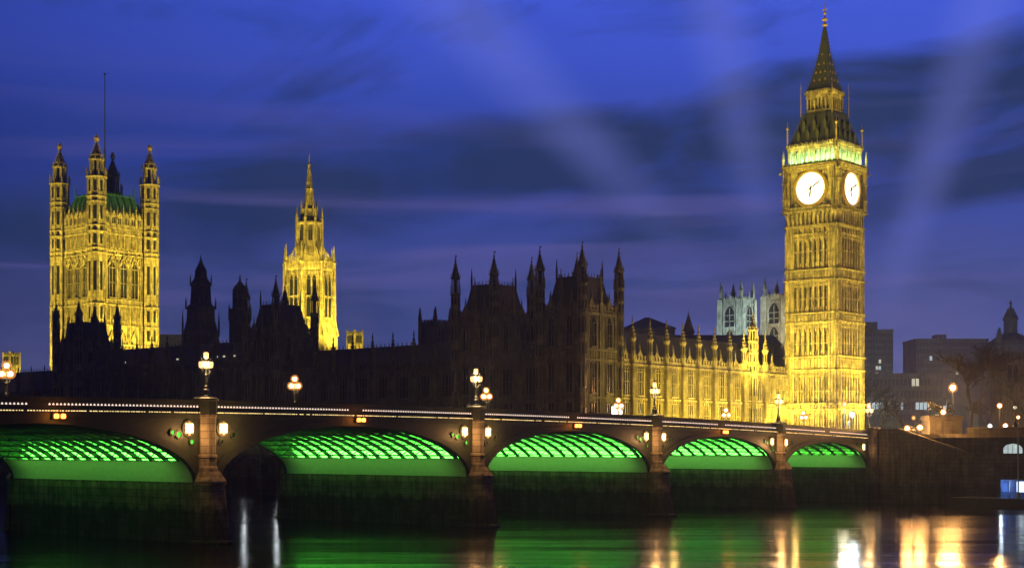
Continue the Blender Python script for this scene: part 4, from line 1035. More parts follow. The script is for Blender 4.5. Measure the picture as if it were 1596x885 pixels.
for i in range(3): bt.lathe(0, -0.3, [(0.38-0.1*i, 30.5+0.6*i), (0.58-0.1*i, 30.65+0.6*i), (0.3-0.1*i, 30.9+0.6*i)], 8)
bt.m = 1
for k in range(8):
    bt.M = Tr(0, -0.3) @ RotZ(k*math.pi/4); bt.box(-0.1, 0.1, -0.50, -0.475, 27.4, 29.0)
bt.M = Matrix(); btm = bt.mesh('buttress', [M['palace_stone'], M['glass']])
for x in tx: link('buttress', btm, nw, (x, 0, 0))
bigt = turret_mesh('stair_turret', 0.95, 8, 31.6, 33.8, 37.2, [M['palace_stone'], M['glass']], bands=(12.8, 18.6, 24.9, 26.6, 29.2))
link('stair_turret', bigt, nw, (58.6, -0.3, 0))
fin = MB(); fin.add([(-0.8, -0.1, 26.7), (0.8, -0.1, 26.7), (0, -0.1, 27.8), (-0.8, 0.2, 26.7), (0.8, 0.2, 26.7), (0, 0.2, 27.8)], [(0, 1, 2), (5, 4, 3), (0, 2, 5, 3), (1, 4, 5, 2)]); pinnacle(fin, 0, 0.05, 26.9, 29.2, 0.17)
finm = fin.mesh('gablet', M['palace_stone'])
edges = [LX+1.2]+tx[:8]+[58.6, 63.4, 70.2]
for e0, e1 in zip(edges[:-1], edges[1:]):
    if e1-e0 < 3.5: continue
    m_ = (e0+e1)/2; link('gablet', finm, nw, (m_, 0, 0))
    for z, h in ((13.6, 4.3), (19.3, 4.9)): link('window', window_mesh(1.9, h, 3, False, 1, 0.28), nw, (m_, 0, z))
b = MB(); b.add([(LX+0.9, 0.5, 25.3), (NWX-12.4, 0.5, 25.3), (NWX-12.4, 9, 25.3), (LX+0.9, 9, 25.3), (LX+0.9, 4.75, 31.4), (NWX-12.4, 4.75, 31.4)], [(0, 1, 5, 4), (1, 2, 5), (2, 3, 4, 5), (3, 0, 4)])
b.build('roof', M['slate'], nw)
for k in range(8):
    x = 17+7.4*k
    e = [3600, 6800, 8000, 8000, 7600, 7000, 6000, 4600][k]
    lamp('SPOT', paf(x, -9.5, 12.8), e*0.78*FL, YEL, target=paf(x, 0.5, 21.0), radius=0.5, spot=R(125), blend=0.8, glossy=False)
lamp('SPOT', paf(14, -14, 13), 3600*FL, YEL, target=paf(6.0, 0, 24), radius=0.5, spot=R(80), blend=0.9, glossy=False)

# ================================================================== ROOFTOP TOWERS BEHIND THE PALACE
def vent_spire():
    Y = 392; p = px(313, 540, Y); k = Y/F
    r = thing('ventilation_spire', 'black square ventilation tower with a tapering spire, left of the lit spire tower', 'tower', (p.x, p.y, 0), RZ)
    z = lambda y: CAMZ+(HY-y)*k
    b = MB(); s2 = math.sqrt(2)
    b.lathe(0, 0, [(3.3*s2, 20), (3.3*s2, z(522)), (2.6*s2, z(500)), (2.5*s2, z(483)), (2.7*s2, z(482)), (2.7*s2, z(479)), (1.95*s2, z(474)), (1.75*s2, z(446)), (1.95*s2, z(445)), (1.9*s2, z(442)), (1.2*s2, z(434)), (1.05*s2, z(424)), (1.15*s2, z(423)), (0.5*s2, z(412)), (0.14*s2, z(404)), (0.05, z(397))], 4, R(45))
    for Mx in FM:
        b.M = Mx; pinnacle(b, -2.7, -2.7, z(482), z(462), 0.22); pinnacle(b, -1.9, -1.9, z(446), z(426), 0.18); pinnacle(b, -3.3, -3.3, z(524), z(482), 0.26)
        for u in (-1.2, -0.4, 0.4, 1.2): b.box(u-0.12, u+0.12, -2.0, -1.7, z(474), z(447))
    b.build('shaft', M['sooty_stone'], r)
vent_spire()
def lantern_tower():
    Y = 392; p = px(374, 540, Y); k = Y/F; z = lambda y: CAMZ+(HY-y)*k
    r = thing('roof_lantern', 'dark octagonal roof lantern with a small cupola, between two black spires', 'tower', (p.x, p.y, 0), RZ)
    b = MB(); b.lathe(0, 0, [(2.9, 20), (2.9, z(488)), (3.1, z(487)), (3.1, z(484)), (1.9, z(480)), (1.75, z(456)), (2.0, z(455)), (2.0, z(453)), (1.5, z(447)), (0.7, z(441)), (0.3, z(438)), (0.08, z(428))], 8, OCT)
    for q in range(8):
        a = OCT+q*math.pi/4; pinnacle(b, 2.9*math.cos(a), 2.9*math.sin(a), z(500), z(474), 0.25)
        b.lathe(1.85*math.cos(a), 1.85*math.sin(a), [(0.2, z(482)), (0.2, z(456))], 4)
    b.build('shaft', M['sooty_stone'], r)
lantern_tower()
def box_tower(name, label, pxc, ytop, ytip, wpx, Y, mat, z0=11, light=None):
    p = px(pxc, 0, Y); k = Y/F; z = lambda y: CAMZ+(HY-y)*k; hw = wpx*k/2/1.15
    r = thing(name, label, 'tower', (p.x, p.y, 0), RZ)
    b = MB(); b.box(-hw, hw, -hw, hw, z0, z(ytop)-0.8)
    for Mx in FM:
        b.M = Mx; b.box(-hw-0.2, hw+0.2, -hw-0.2, -hw+0.1, z(ytop)-1.1, z(ytop)-0.7); crenels(b, -hw, hw, -hw, -hw+0.3, z(ytop)-0.8, z(ytop), hw*0.4)
        b.lathe(-hw, -hw, [(hw*0.18, z0), (hw*0.18, z(ytop)+0.5), (hw*0.05, z(ytip))], 8)
    b.build('wall', mat, r)
    me = window_mesh(round(hw*0.34, 2), round(hw*1.5, 2), 2, True, 1, 0.2, 'sooty_stone')
    for Mx in FM:
        for u in (-0.5, 0, 0.5): put('window', me, r, Mx @ Tr(u*hw*1.05, -hw, z(ytop)-hw*2.1))
    if light:
        for d in ((-1, 0), (0, -1)):
            q = Vector((p.x, p.y, 0))+UR*d[0]*14+UL*d[1]*14
            lamp('SPOT', (q.x, q.y, z(ytop)-9), light, YEL, target=(p.x, p.y, z(ytop)-2), radius=0.5, spot=R(90), glossy=False)
box_tower('square_turret', 'dark square tower with four pinnacles above the black roof, left of the pavilions', 678, 499, 480, 38, 395, M['sooty_stone'])
box_tower('square_turret', 'small floodlit square turret just right of the lit spire tower', 553, 517, 513, 19, 450, M['gold_stone'], light=26000)
box_tower('square_turret', 'tiny floodlit turret above the roofs at the far left edge', 18, 550, 547, 20, 520, M['gold_stone'], light=26000)

# ================================================================== ABBEY TOWERS
ab = thing('abbey', 'twin pale pinnacled abbey towers standing behind the lit facade, partly hidden by the clock tower', 'abbey', px(1150, 697, 600)-Vector((0, 0, CAMZ)), RZ)
def abbey_tower(pxc, ytop, ytip, wpx):
    Y = 600; k = Y/F; z = lambda y: CAMZ+(HY-y)*k; p = px(pxc, 0, Y)-ab.location; p.z = 0
    loc = RotZ(-RZ) @ p; hw = wpx*k/2/1.33
    b = MB(); b.box(-hw, hw, -hw, hw, 0, z(ytop)-1)
    for Mx in FM:
        b.M = Mx
        b.box(-hw-0.35, hw+0.35, -hw-0.35, -hw+0.1, z(ytop)-2.6, z(ytop)-2.1); b.box(-hw-0.35, hw+0.35, -hw-0.35, -hw+0.1, z(ytop)-12.4, z(ytop)-11.8)
        b.box(-hw-0.3, hw+0.3, -hw-0.3, -hw+0.1, z(ytop)-22, z(ytop)-21.4)
        for s in (-1, 1):
            b.box(s*hw*0.62, s*hw*1.05, -hw-0.7, -hw+0.2, 0, z(ytop)-0.4); b.box(s*hw*0.45-0.2, s*hw*0.45+0.2, -hw-0.3, -hw, 0, z(ytop)-1)
        crenels(b, -hw, hw, -hw-0.1, -hw+0.3, z(ytop)-1, z(ytop)+0.4, 1.1); b.box(-hw, hw, -hw, -hw+0.3, z(ytop)-1, z(ytop)-0.4)
        pinnacle(b, -hw*0.86, -hw*0.86, z(ytop)-1, z(ytip), 0.85); pinnacle(b, 0, -hw, z(ytop)-0.6, z(ytop)+2.8, 0.4)
    t = b.build('tower', M['pale_stone'], ab, loc)
    for Mx in FM:
        put('belfry_window', window_mesh(round(hw*0.9, 2), 8.8, 2, True, 2, 0.6, 'pale_stone'), t, Mx @ Tr(0, -hw, z(ytop)-11.6))
        put('belfry_window', window_mesh(round(hw*0.8, 2), 8.6, 2, True, 2, 0.6, 'pale_stone'), t, Mx @ Tr(0, -hw, z(ytop)-21.0))
    return p+ab.location, z(ytop)
q1, zt1 = abbey_tower(1149, 466, 439, 55); q2, zt2 = abbey_tower(1218, 461, 434, 58)
lamp('SPOT', Vector((q1.x, q1.y, zt1-14))+UL*-34+UR*4, 120000, (0.62, 0.92, 1.0), target=(q1.x, q1.y, zt1-6), radius=0.8, spot=R(60), glossy=False)
lamp('SPOT', Vector((q1.x, q1.y, zt1-20))-UR*32-UL*3, 70000, (0.62, 0.92, 1.0), target=(q1.x, q1.y, zt1-6), radius=0.8, spot=R(44), glossy=False)
lamp('SPOT', Vector((q2.x, q2.y, zt2-22))-UR*30-UL*14, 60000, (1.0, 0.9, 0.55), target=(q2.x, q2.y, zt2-8), radius=0.8, spot=R(44), glossy=False)

# hall roof, domed pavilion roof and church spire behind the lit facade
def hip_house(name, label, cat, x0, x1, yeave, yapex, Y, depth, mat, roofmat, ridge=0.0):
    k = Y/F; z = lambda y: CAMZ+(HY-y)*k; p = px((x0+x1)/2, 0, Y); hw = (x1-x0)*k/2
    r = thing(name, label, cat, (p.x, p.y, 0))
    b = MB(); b.box(-hw, hw, 0, depth, 8, z(yeave)-0.4); b.box(-hw-0.4, hw+0.4, -0.4, depth+0.4, z(yeave)-0.4, z(yeave)); 
    for q in range(9): u = -hw+2*hw*(q+0.5)/9; b.box(u-0.25, u+0.25, -0.3, 0, 8, z(yeave)-0.5)
    b.build('wall', mat, r)
    b = MB(); rr = hw*ridge
    b.add([(-hw-0.4, -0.4, z(yeave)+0.003), (hw+0.4, -0.4, z(yeave)+0.003), (hw+0.4, depth+0.4, z(yeave)+0.003), (-hw-0.4, depth+0.4, z(yeave)+0.003), (-rr-0.3, depth/2, z(yapex)), (rr+0.3, depth/2, z(yapex))], [(0, 1, 5, 4), (1, 2, 5), (2, 3, 4, 5), (3, 0, 4), (3, 2, 1, 0)])
    b.build('roof', roofmat, r); return r
hip_house('flat_dome_hall', 'dim grey hall with a low pyramid roof behind the left end of the lit facade', 'hall', 973, 1052, 511, 491, 520, 18, M['concrete'], M['slate'], 0.05)
hip_house('great_hall', 'long dark slate roof behind the row of lit turrets', 'hall', 1046, 1216, 536, 519, 430, 14, M['sooty_stone'], M['slate'], 0.93)
r = thing('church_spire', 'slim dark church spire rising above the long slate roof', 'spire', px(1073, 697, 440)-Vector((0, 0, CAMZ)))
b = MB(); k = 440/F; z = lambda y: CAMZ+(HY-y)*k; b.lathe(0, 0, [(1.5, 11), (1.5, z(520)), (1.9, z(518)), (1.2, z(508)), (0.12, z(489)), (0.04, z(483))], 8); b.build('shaft', M['sooty_stone'], r)

# ================================================================== DISTANT BLOCKS AT RIGHT
def block(label, x0, x1, ytop, Y, floors, cols, lit, mat, extra=()):
    k = Y/F; z = lambda y: CAMZ+(HY-y)*k; p = px((x0+x1)/2, 0, Y); hw = (x1-x0)*k/2
    r = thing('office_block', label, 'building', (p.x, p.y, 0)); zt = z(ytop)
    b = MB(); b.box(-hw, hw, 0, 26, 8, zt); b.box(-hw-0.3, hw+0.3, -0.3, 26.3, zt, zt+0.8)
    for (u0, u1, h) in extra: b.box(u0*hw, u1*hw, 4, 14, zt+0.8, zt+0.8+h)
    fh = (zt-14)/floors
    for f in range(floors): b.box(-hw, hw, -0.35, 0, 14+f*fh-0.25, 14+f*fh+0.25)
    b.build('wall', mat, r)
    cw = 2*hw/cols
    wm = MB(); wm.box(-cw*0.36, cw*0.36, -0.1, 0.05, 0.5, fh*0.72); me = wm.mesh('window', M['block_glass']); m1 = me.copy(); m1.materials[0] = M['window_lit']; m2 = me.copy(); m2.materials[0] = M['window_cool']
    cnt = 0
    for f in range(floors-1, -1, -1):
        for q in range(cols):
            if cnt >= 98 and (f, q) not in lit: continue
            cnt += 1
            link('window', m1 if lit.get((f, q)) == 1 else m2 if lit.get((f, q)) == 2 else me, r, (-hw+cw*(q+0.5), 0, 14+f*fh))
lit1 = {(7, q): 2 for q in range(3, 10)}; lit1.update({(10, 4): 1, (10, 5): 2, (11, 5): 1, (9, 4): 1})
block('dim blue grey office tower just right of the clock tower', 1346, 1392, 516, 640, 16, 10, lit1, M['concrete'], ((-0.9, 0.1, 3.5),))
block('broad dim blue grey slab block beyond the bare riverside tree', 1428, 1540, 530, 760, 14, 22, {(11, 4): 2, (9, 12): 1, (3, 5): 1}, M['concrete'], ((-0.35, -0.28, 2.5), (-0.2, -0.1, 2.5)))
lit3 = {(2, q): 2 for q in range(1, 10)}; lit3.update({(2, 13): 2, (2, 14): 2, (2, 15): 2, (2, 16): 1, (4, 12): 1, (4, 13): 1, (1, 18): 1})
block('low grey block with a row of lit windows behind the bare trees', 1346, 1470, 585, 520, 5, 20, lit3, M['concrete'])
# domed civic tower far right
r = thing('domed_tower', 'dark baroque church tower with a stepped dome at the right edge', 'tower', px(1575, 697, 560)-Vector((0, 0, CAMZ)))
k = 560/F; z = lambda y: CAMZ+(HY-y)*k
b = MB(); b.box(-9, 9, -9, 9, 8, z(540)); b.lathe(0, 0, [(9, z(540)), (8.2, z(533)), (4.0, z(522)), (2.5, z(519)), (2.5, z(500)), (2.9, z(499)), (2.9, z(496)), (2.2, z(490)), (1.5, z(485)), (1.3, z(481)), (0.5, z(480)), (0.4, z(474)), (0.6, z(473)), (0.1, z(468))], 12)
for x in (-6.2, 6.2): pinnacle(b, x, -6.2, z(536), z(512), 1.0)
b.build('wall', M['concrete'], r)
# pale stone tower at far right edge
r = thing('court_building', 'grey stone gothic building with a low tower behind branches at the right edge', 'building', px(1592, 697, 420)-Vector((0, 0, CAMZ)))
k = 420/F; z = lambda y: CAMZ+(HY-y)*k
b = MB(); b.box(-5.5, 12, 0, 10, 8, z(551))
crenels(b, -5.5, 12, 0, 0.4, z(551), z(548), 1.2)
for u in (-5.2, 1.0): pinnacle(b, u, -0.2, z(556), z(535), 0.45); b.box(u-0.3, u+0.3, -0.5, 0, 8, z(553))
for zz in (z(562), z(600), z(625)): b.box(-5.5, 12, -0.25, 0, zz-0.15, zz+0.15)
b.build('wall', M['palace_stone'], r)
for u in (-3.4, -1.6, 2.6, 5): put('window', window_mesh(1.2, 5.0, 2, True, 1, 0.25), r, Tr(u, 0, z(596)))
tag(hip_house('far_building', 'pale flat roofed building with a lit strip above the black roof, right of the square tower', 'building', 246, 292, 521, 519, 640, 20, M['concrete'], M['slate'], 0.9), 'pale flat roofed building peeping over the black roof right of the square tower', 'building')

# ================================================================== QUAY, STEPS, STATUE
qy = thing('embankment_wall', 'dark granite river wall with steps beside the end of the bridge', 'river wall', A0, RZ)
b = MB()                                                    # local: x inland, -y to the right of the picture
b.box(0.0, 1.0, -5.2, -1.05, -1, 12.55); b.box(-0.12, 1.1, -5.3, -1.05, 12.553, 12.85)
b.add([(0, -18.2, 8.4), (0, -5.203, 12.55), (0, -5.203, -1), (0, -18.2, -1), (1, -18.2, 8.4), (1, -5.203, 12.55), (1, -5.203, -1), (1, -18.2, -1)], [(0, 3, 2, 1), (4, 5, 6, 7), (0, 1, 5, 4), (0, 4, 7, 3)])
b.add([(-0.12, -18.2, 8.45), (-0.12, -5.3, 12.6), (1.1, -5.3, 12.6), (1.1, -18.2, 8.45), (-0.12, -18.2, 8.75), (-0.12, -5.3, 12.9), (1.1, -5.3, 12.9), (1.1, -18.2, 8.75)], [(0, 1, 2, 3), (7, 6, 5, 4), (0, 4, 5, 1), (3, 2, 6, 7), (0, 3, 7, 4)])
b.box(0.002, 1.0, -60, -18.203, -1, 8.35); b.box(-0.12, 1.1, -60, -18.203, 8.353, 8.65)
for k in range(6): b.box(-0.22, 0.0, -2.2-k*2.9, -1.6-k*2.9, -1, 7.6)
b.box(-0.10, 0.001, -60, -1.06, 6.2, 6.55)
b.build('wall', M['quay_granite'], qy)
b = MB()
for k in range(26):
    b.box(1.003, 4.0, -5.2-(k+1)*0.5, -5.2-k*0.5, 7.5, 12.3-k*0.16)
b.box(1.003, 4.0, -60, -18.203, 7.5, 8.15)
b.build('steps', M['quay_granite'], qy)
b = MB()
for h in (0.5, 1.0): b.bar((3.9, -5.2, 12.5+h), (3.9, -18.2, 8.4+h), 0.06)
for k in range(8): t = k/7; b.bar((3.9, -5.2-13*t, 12.2-4.1*t), (3.9, -5.2-13*t, 13.5-4.1*t), 0.06)
b.build('handrail', M['iron'], qy)
b = MB(); b.box(4.003, 5.0, -60, -16.0, 7.5, 12.7); b.box(3.9, 5.1, -60, -15.9, 12.703, 13.0)
b.box(4.003, 5.0, -16.0, -5.2, 7.5, 11.9)
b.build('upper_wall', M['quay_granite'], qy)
niche = MB(); niche.m = 0; niche.prism_y(gothic_arch(1.7, 3.2), -0.1, 0.02); put('arched_door', niche.mesh('arched_door', M['plinth_stone']), qy, Tr(4.0, -20.6, 8.4) @ RotZ(-math.pi/2))
kk = MB(); kk.prism_y([(-1.6, 0), (1.6, 0), (1.6, 0.9), (1.1, 1.4), (0, 1.65), (-1.1, 1.4), (-1.6, 0.9)], -0.06, 0.02); kk.m = 1
for u in (-0.8, 0, 0.8): kk.box(u-0.05, u+0.05, -0.1, 0, 0, 1.5)
kk.box(-1.6, 1.6, -0.1, 0, 0.75, 0.83)
put('lit_arch_window', kk.mesh('lit_arch_window', [M['window_cool'], M['white_paint']]), qy, Tr(4.0, -24.0, 8.6) @ RotZ(-math.pi/2))

# statue plinth and chariot group
pc = px(1468, 697, 266); pc.z = 0
pl = thing('statue_plinth', 'tall pale granite plinth under the bronze chariot group', 'plinth', pc, RZ)
b = MB(); PW, PD = 3.0, 1.7
b.M = RotZ(R(-50+8)); b.box(-PW, PW, -PD, PD, 8, 14.4); b.box(-PW-0.25, PW+0.25, -PD-0.25, PD+0.25, 14.403, 14.9); b.box(-PW-0.12, PW+0.12, -PD-0.12, PD+0.12, 14.903, 15.2); b.box(-PW-0.35, PW+0.35, -PD-0.35, PD+0.35, 8, 11.4)
b.build('block', M['plinth_stone'], pl)
def skin_obj(name, parent, joints, edges_, mat, loc=(0, 0, 0), rz=0.0, sub=1):
    me = bpy.data.meshes.new(name); me.from_pydata([j[:3] for j in joints], edges_, [])
    me.materials.append(mat); o = link(name, me, parent, loc, rz)
    m_ = o.modifiers.new('skin', 'SKIN'); m_.use_smooth_shade = True
    for i, j in enumerate(joints):
        sv = me.skin_vertices[0].data[i]; sv.radius = (j[3], j[3]); sv.use_root = (i == 0)
    s_ = o.modifiers.new('sub', 'SUBSURF'); s_.levels = sub; s_.render_levels = sub
    return o
st_ = thing('chariot_statue', 'dark bronze group of two rearing horses drawing a chariot with a standing figure', 'statue', (pc.x, pc.y, 15.2), R(8))
def horse(y, ph):
    # faces -x, rearing
    J = [(0.2, 0, 1.35, 0.36), (-0.45, 0, 1.65, 0.34), (-0.85, 0, 1.95, 0.30), (-1.15, 0, 2.40, 0.20), (-1.40, 0, 2.75, 0.15), (-1.75, 0, 2.70, 0.12), (-2.0, 0, 2.50, 0.08),
         (0.55, 0, 1.2, 0.33), (0.85, 0.0, 1.1, 0.12), (1.15, 0, 0.75, 0.09), (1.25, 0, 0.3, 0.05),
         (0.5, 0.20, 0.85, 0.18), (0.25, 0.22, 0.55, 0.11), (0.55, 0.22, 0.30, 0.08), (0.42, 0.22, 0.02, 0.07),
         (0.6, -0.20, 0.85, 0.18), (0.40, -0.22, 0.55, 0.11), (0.70, -0.22, 0.30, 0.08), (0.58, -0.22, 0.02, 0.07),
         (-0.85, 0.2, 1.55, 0.13), (-1.35, 0.22, 1.5+ph, 0.09), (-1.45, 0.22, 1.05+ph, 0.06), (-1.25, 0.22, 0.85+ph, 0.06),
         (-0.8, -0.2, 1.5, 0.13), (-1.25, -0.22, 1.3-ph, 0.09), (-1.55, -0.22, 0.95-ph, 0.06), (-1.40, -0.22, 0.72-ph, 0.06)]
    E = [(0, 1), (1, 2), (2, 3), (3, 4), (4, 5), (5, 6), (0, 7), (7, 8), (8, 9), (9, 10), (7, 11), (11, 12), (12, 13), (13, 14), (7, 15), (15, 16), (16, 17), (17, 18), (2, 19), (19, 20), (20, 21), (21, 22), (2, 23), (23, 24), (24, 25), (25, 26)]
    skin_obj('horse', st_, J, E, M['bronze'], (-1.0, y, 0.0))
horse(-0.62, 0.1); horse(0.62, -0.1)
b = MB(); b.box(0.55, 2.1, -0.7, 0.7, 0.75, 0.9); b.box(0.5, 0.62, -0.7, 0.7, 0.9, 1.75)
for s in (-1, 1): b.add([(0.55, s*0.7, 0.9), (2.0, s*0.7, 0.9), (1.7, s*0.7, 1.2), (0.55, s*0.7, 1.75), (0.55, s*0.78, 0.9), (2.0, s*0.78, 0.9), (1.7, s*0.78, 1.2), (0.55, s*0.78, 1.75)], [(0, 1, 2, 3), (7, 6, 5, 4), (0, 4, 5, 1), (3, 2, 6, 7), (1, 5, 6, 2), (0, 3, 7, 4)])
b.bar((-1.4, 0, 1.2), (0.6, 0, 0.85), 0.12); ch = b.build('chariot', M['bronze'], st_)
for s in (-1, 1):
    b = MB(); b.ring_y(1.3, 0.62, 0.5, 0.62, s*0.85-0.07, s*0.85+0.07, 20); b.disc_y(1.3, 0.62, 0.12, s*0.85-0.12, s*0.85+0.12, 10)
    for k in range(8): a = k*math.pi/4; b.bar((1.3, s*0.85, 0.62), (1.3+0.52*math.cos(a), s*0.85, 0.62+0.52*math.sin(a)), 0.05)
    b.build('wheel', M['bronze'], ch)
def figure(x, y, sc, arm):
    J = [(0, 0, 0.95, 0.16), (0, 0, 1.2, 0.15), (0, 0, 1.42, 0.17), (0, 0, 1.55, 0.07), (0, 0, 1.68, 0.10), (0, 0, 1.80, 0.08),
         (0.02, 0.10, 0.55, 0.17), (0.04, 0.12, 0.05, 0.16), (0.02, -0.10, 0.55, 0.17), (0.04, -0.12, 0.05, 0.16),
         (0, 0.21, 1.43, 0.07), (-0.25, 0.32, 1.50+arm*0.1, 0.055), (-0.45, 0.34, 1.75+arm*0.2, 0.045), (0, -0.21, 1.43, 0.07), (-0.15, -0.42, 1.45, 0.055), (-0.3, -0.5, 1.7+arm*0.25, 0.045)]
    E = [(0, 1), (1, 2), (2, 3), (3, 4), (4, 5), (0, 6), (6, 7), (0, 8), (8, 9), (2, 10), (10, 11), (11, 12), (2, 13), (13, 14), (14, 15)]
    J = [tuple(v*sc for v in j) for j in J]
    return skin_obj('figure', st_, J, E, M['bronze'], (x, y, 0.9))
figure(1.05, 0, 1.25, 1); figure(1.7, 0.4, 0.85, 0); figure(1.7, -0.4, 0.85, 0)
b = MB(); b.tube((0.35, -0.6, 2.3), (0.9, -0.75, 4.4), 0.03, 0.03); b.lathe(0, 0, [(0.01, 0), (0.01, 0.01)], 3); b.build('spear', M['bronze'], st_)

# ================================================================== RIGHT BANK LAMPS
def street_lamp(pxc, ylamp, Y, z0, label, mat='sodium', en=900, r=0.34, col=(1, 0.46, 0.12), group='glowing lamps on the right bank'):
    p = px(pxc, ylamp, Y); zt = p.z
    o = thing('street_lamp', label, 'lamp', (p.x, p.y, z0), 0, group); h = zt-z0
    b = MB(); b.lathe(0, 0, [(0.22, 0), (0.2, min(0.9, h*0.2)), (0.09, min(1.0, h*0.22)), (0.07, h-0.35), (0.16, h-0.3), (0.16, h-0.24)], 8); b.build('post', M['iron'], o)
    b = MB(); b.sphere(0, 0, h, r*0.85, 10); gi = b.build('lamp_core', M[mat], o, smooth=True); b = MB(); b.sphere(0, 0, h, r*1.5, 14); b.build('globe', M['amber_halo_glass' if mat != 'lamp_white' else 'white_halo_glass'], o, smooth=True)  # outer globe is a glowing shell imitating the halo round the core
    b = MB(); b.lathe(0, 0, [(r*0.5, h+r*1.45), (r*0.3, h+r*1.6), (0.02, h+r*2.0)], 8); b.build('cap', M['iron'], o)
    if en: lamp('POINT', (0, -0.0, h), en*18.0, col, radius=r*1.6, parent=o)
    return o
street_lamp(1485, 604, 284, GZ, 'tallest and brightest orange lamp, rising behind the chariot statue', en=2600, r=0.62)
street_lamp(1470, 642, 255, 8.4, 'orange lamp glaring in front of the statue plinth', en=700, r=0.40)
street_lamp(1414, 667, 261, GZ, 'left one of two bright low lamps at the head of the steps', en=500, r=0.42)
street_lamp(1434, 666, 263, GZ, 'right one of two bright low lamps at the head of the steps', en=500, r=0.46)
street_lamp(1424, 651, 285, GZ, 'small dim round lamp above the two low bright lamps', mat='lamp_pale', en=0, r=0.28)
street_lamp(1558, 632, 300, GZ, 'orange lamp on a pale post right of the bare tree', en=1200, r=0.42)
street_lamp(1567, 663, 270, GZ, 'low orange lamp just below the pale post lamp', en=400, r=0.36)
street_lamp(1587, 650, 310, GZ, 'small orange lamp near the right edge of the view', en=400, r=0.3)
street_lamp(1543, 664, 280, GZ, 'small white lamp on the quay between two orange lamps', mat='lamp_white', en=200, r=0.34, col=(0.9, 0.95, 1))
street_lamp(1328, 646, 286, GZ, 'bluish white lamp at the foot of the clock tower', mat='lamp_white', en=1000, r=0.42, col=(0.8, 0.92, 1.0))
street_lamp(1316, 629, 288, GZ, 'yellow white lamp against the right side of the clock tower base', mat='lamp_pale', en=300, r=0.40, col=(1, 0.85, 0.6))
# dark iron quay lamp on the upper wall
p = brf(4.5, -25.2, 13.0)
o = thing('quay_lamp', 'dark iron quay lamp with a small dim globe on the river wall', 'lamp', px(1582, 697, 247)-Vector((0, 0, CAMZ-13.0)))
b = MB(); b.lathe(0, 0, [(0.4, 0), (0.36, 0.4), (0.18, 0.6), (0.10, 1.0), (0.08, 2.7), (0.2, 2.8), (0.2, 2.9)], 8); b.build('post', M['iron'], o)
b = MB(); b.sphere(0, 0, 3.2, 0.30, 10); b.build('globe', M['window_lit'], o, smooth=True)
b = MB(); b.lathe(0, 0, [(0.28, 3.38), (0.12, 3.6), (0.05, 3.7), (0.02, 4.2)], 8); b.build('cap', M['iron'], o)
# traffic signal by the tower foot
p = px(1323, 668, 290); o = thing('traffic_light', 'small traffic signal showing red at the foot of the clock tower', 'traffic light', (p.x, p.y, GZ))
b = MB(); b.lathe(0, 0, [(0.08, 0), (0.08, 3.0)], 8); b.box(-0.22, 0.22, -0.15, 0.15, 2.6, 3.6); b.build('post', M['iron'], o)
b = MB(); b.disc_y(0, 3.38, 0.11, -0.2, -0.152, 10); b.build('red_lens', M['amber_red'], o)
# low lit wall behind the bridge end: pale balustrade
p = brf(3.2, 0); 
bl = thing('balustrade', 'pale stone balustrade lit yellow along the street behind the quay', 'balustrade', brf(7, -4, 0), RZ)
b = MB(); b.box(0, 0.4, -1.0, 20, GZ, 11.6); b.box(-0.05, 0.45, -1.0, 20, 12.6, 12.85)
for k in range(40): b.lathe(0.2, -0.8+k*0.52, [(0.08, 11.6), (0.15, 11.95), (0.07, 12.4), (0.1, 12.6)], 6)
b.build('rail', M['plinth_stone'], bl)

# lit square panel behind the parapet
p = px(961, 641, 262); o = thing('light_box', 'square white lit panel standing behind the bridge parapet before the palace corner', 'lit panel', (p.x, p.y, GZ))
b = MB(); b.box(-0.95, 0.95, 0, 0.3, p.z-1.0-GZ, p.z+1.0-GZ); b.box(-0.8, -0.6, 0.05, 0.25, 0, p.z-1.003-GZ); b.box(0.6, 0.8, 0.05, 0.25, 0, p.z-1.003-GZ); b.build('case', M['iron'], o)
b = MB(); b.box(-0.85, 0.85, -0.05, -0.003, p.z-0.9-GZ, p.z+0.9-GZ); b.build('lit_face', emit('panel_glow', (1, 0.95, 0.8), 2.0), o)

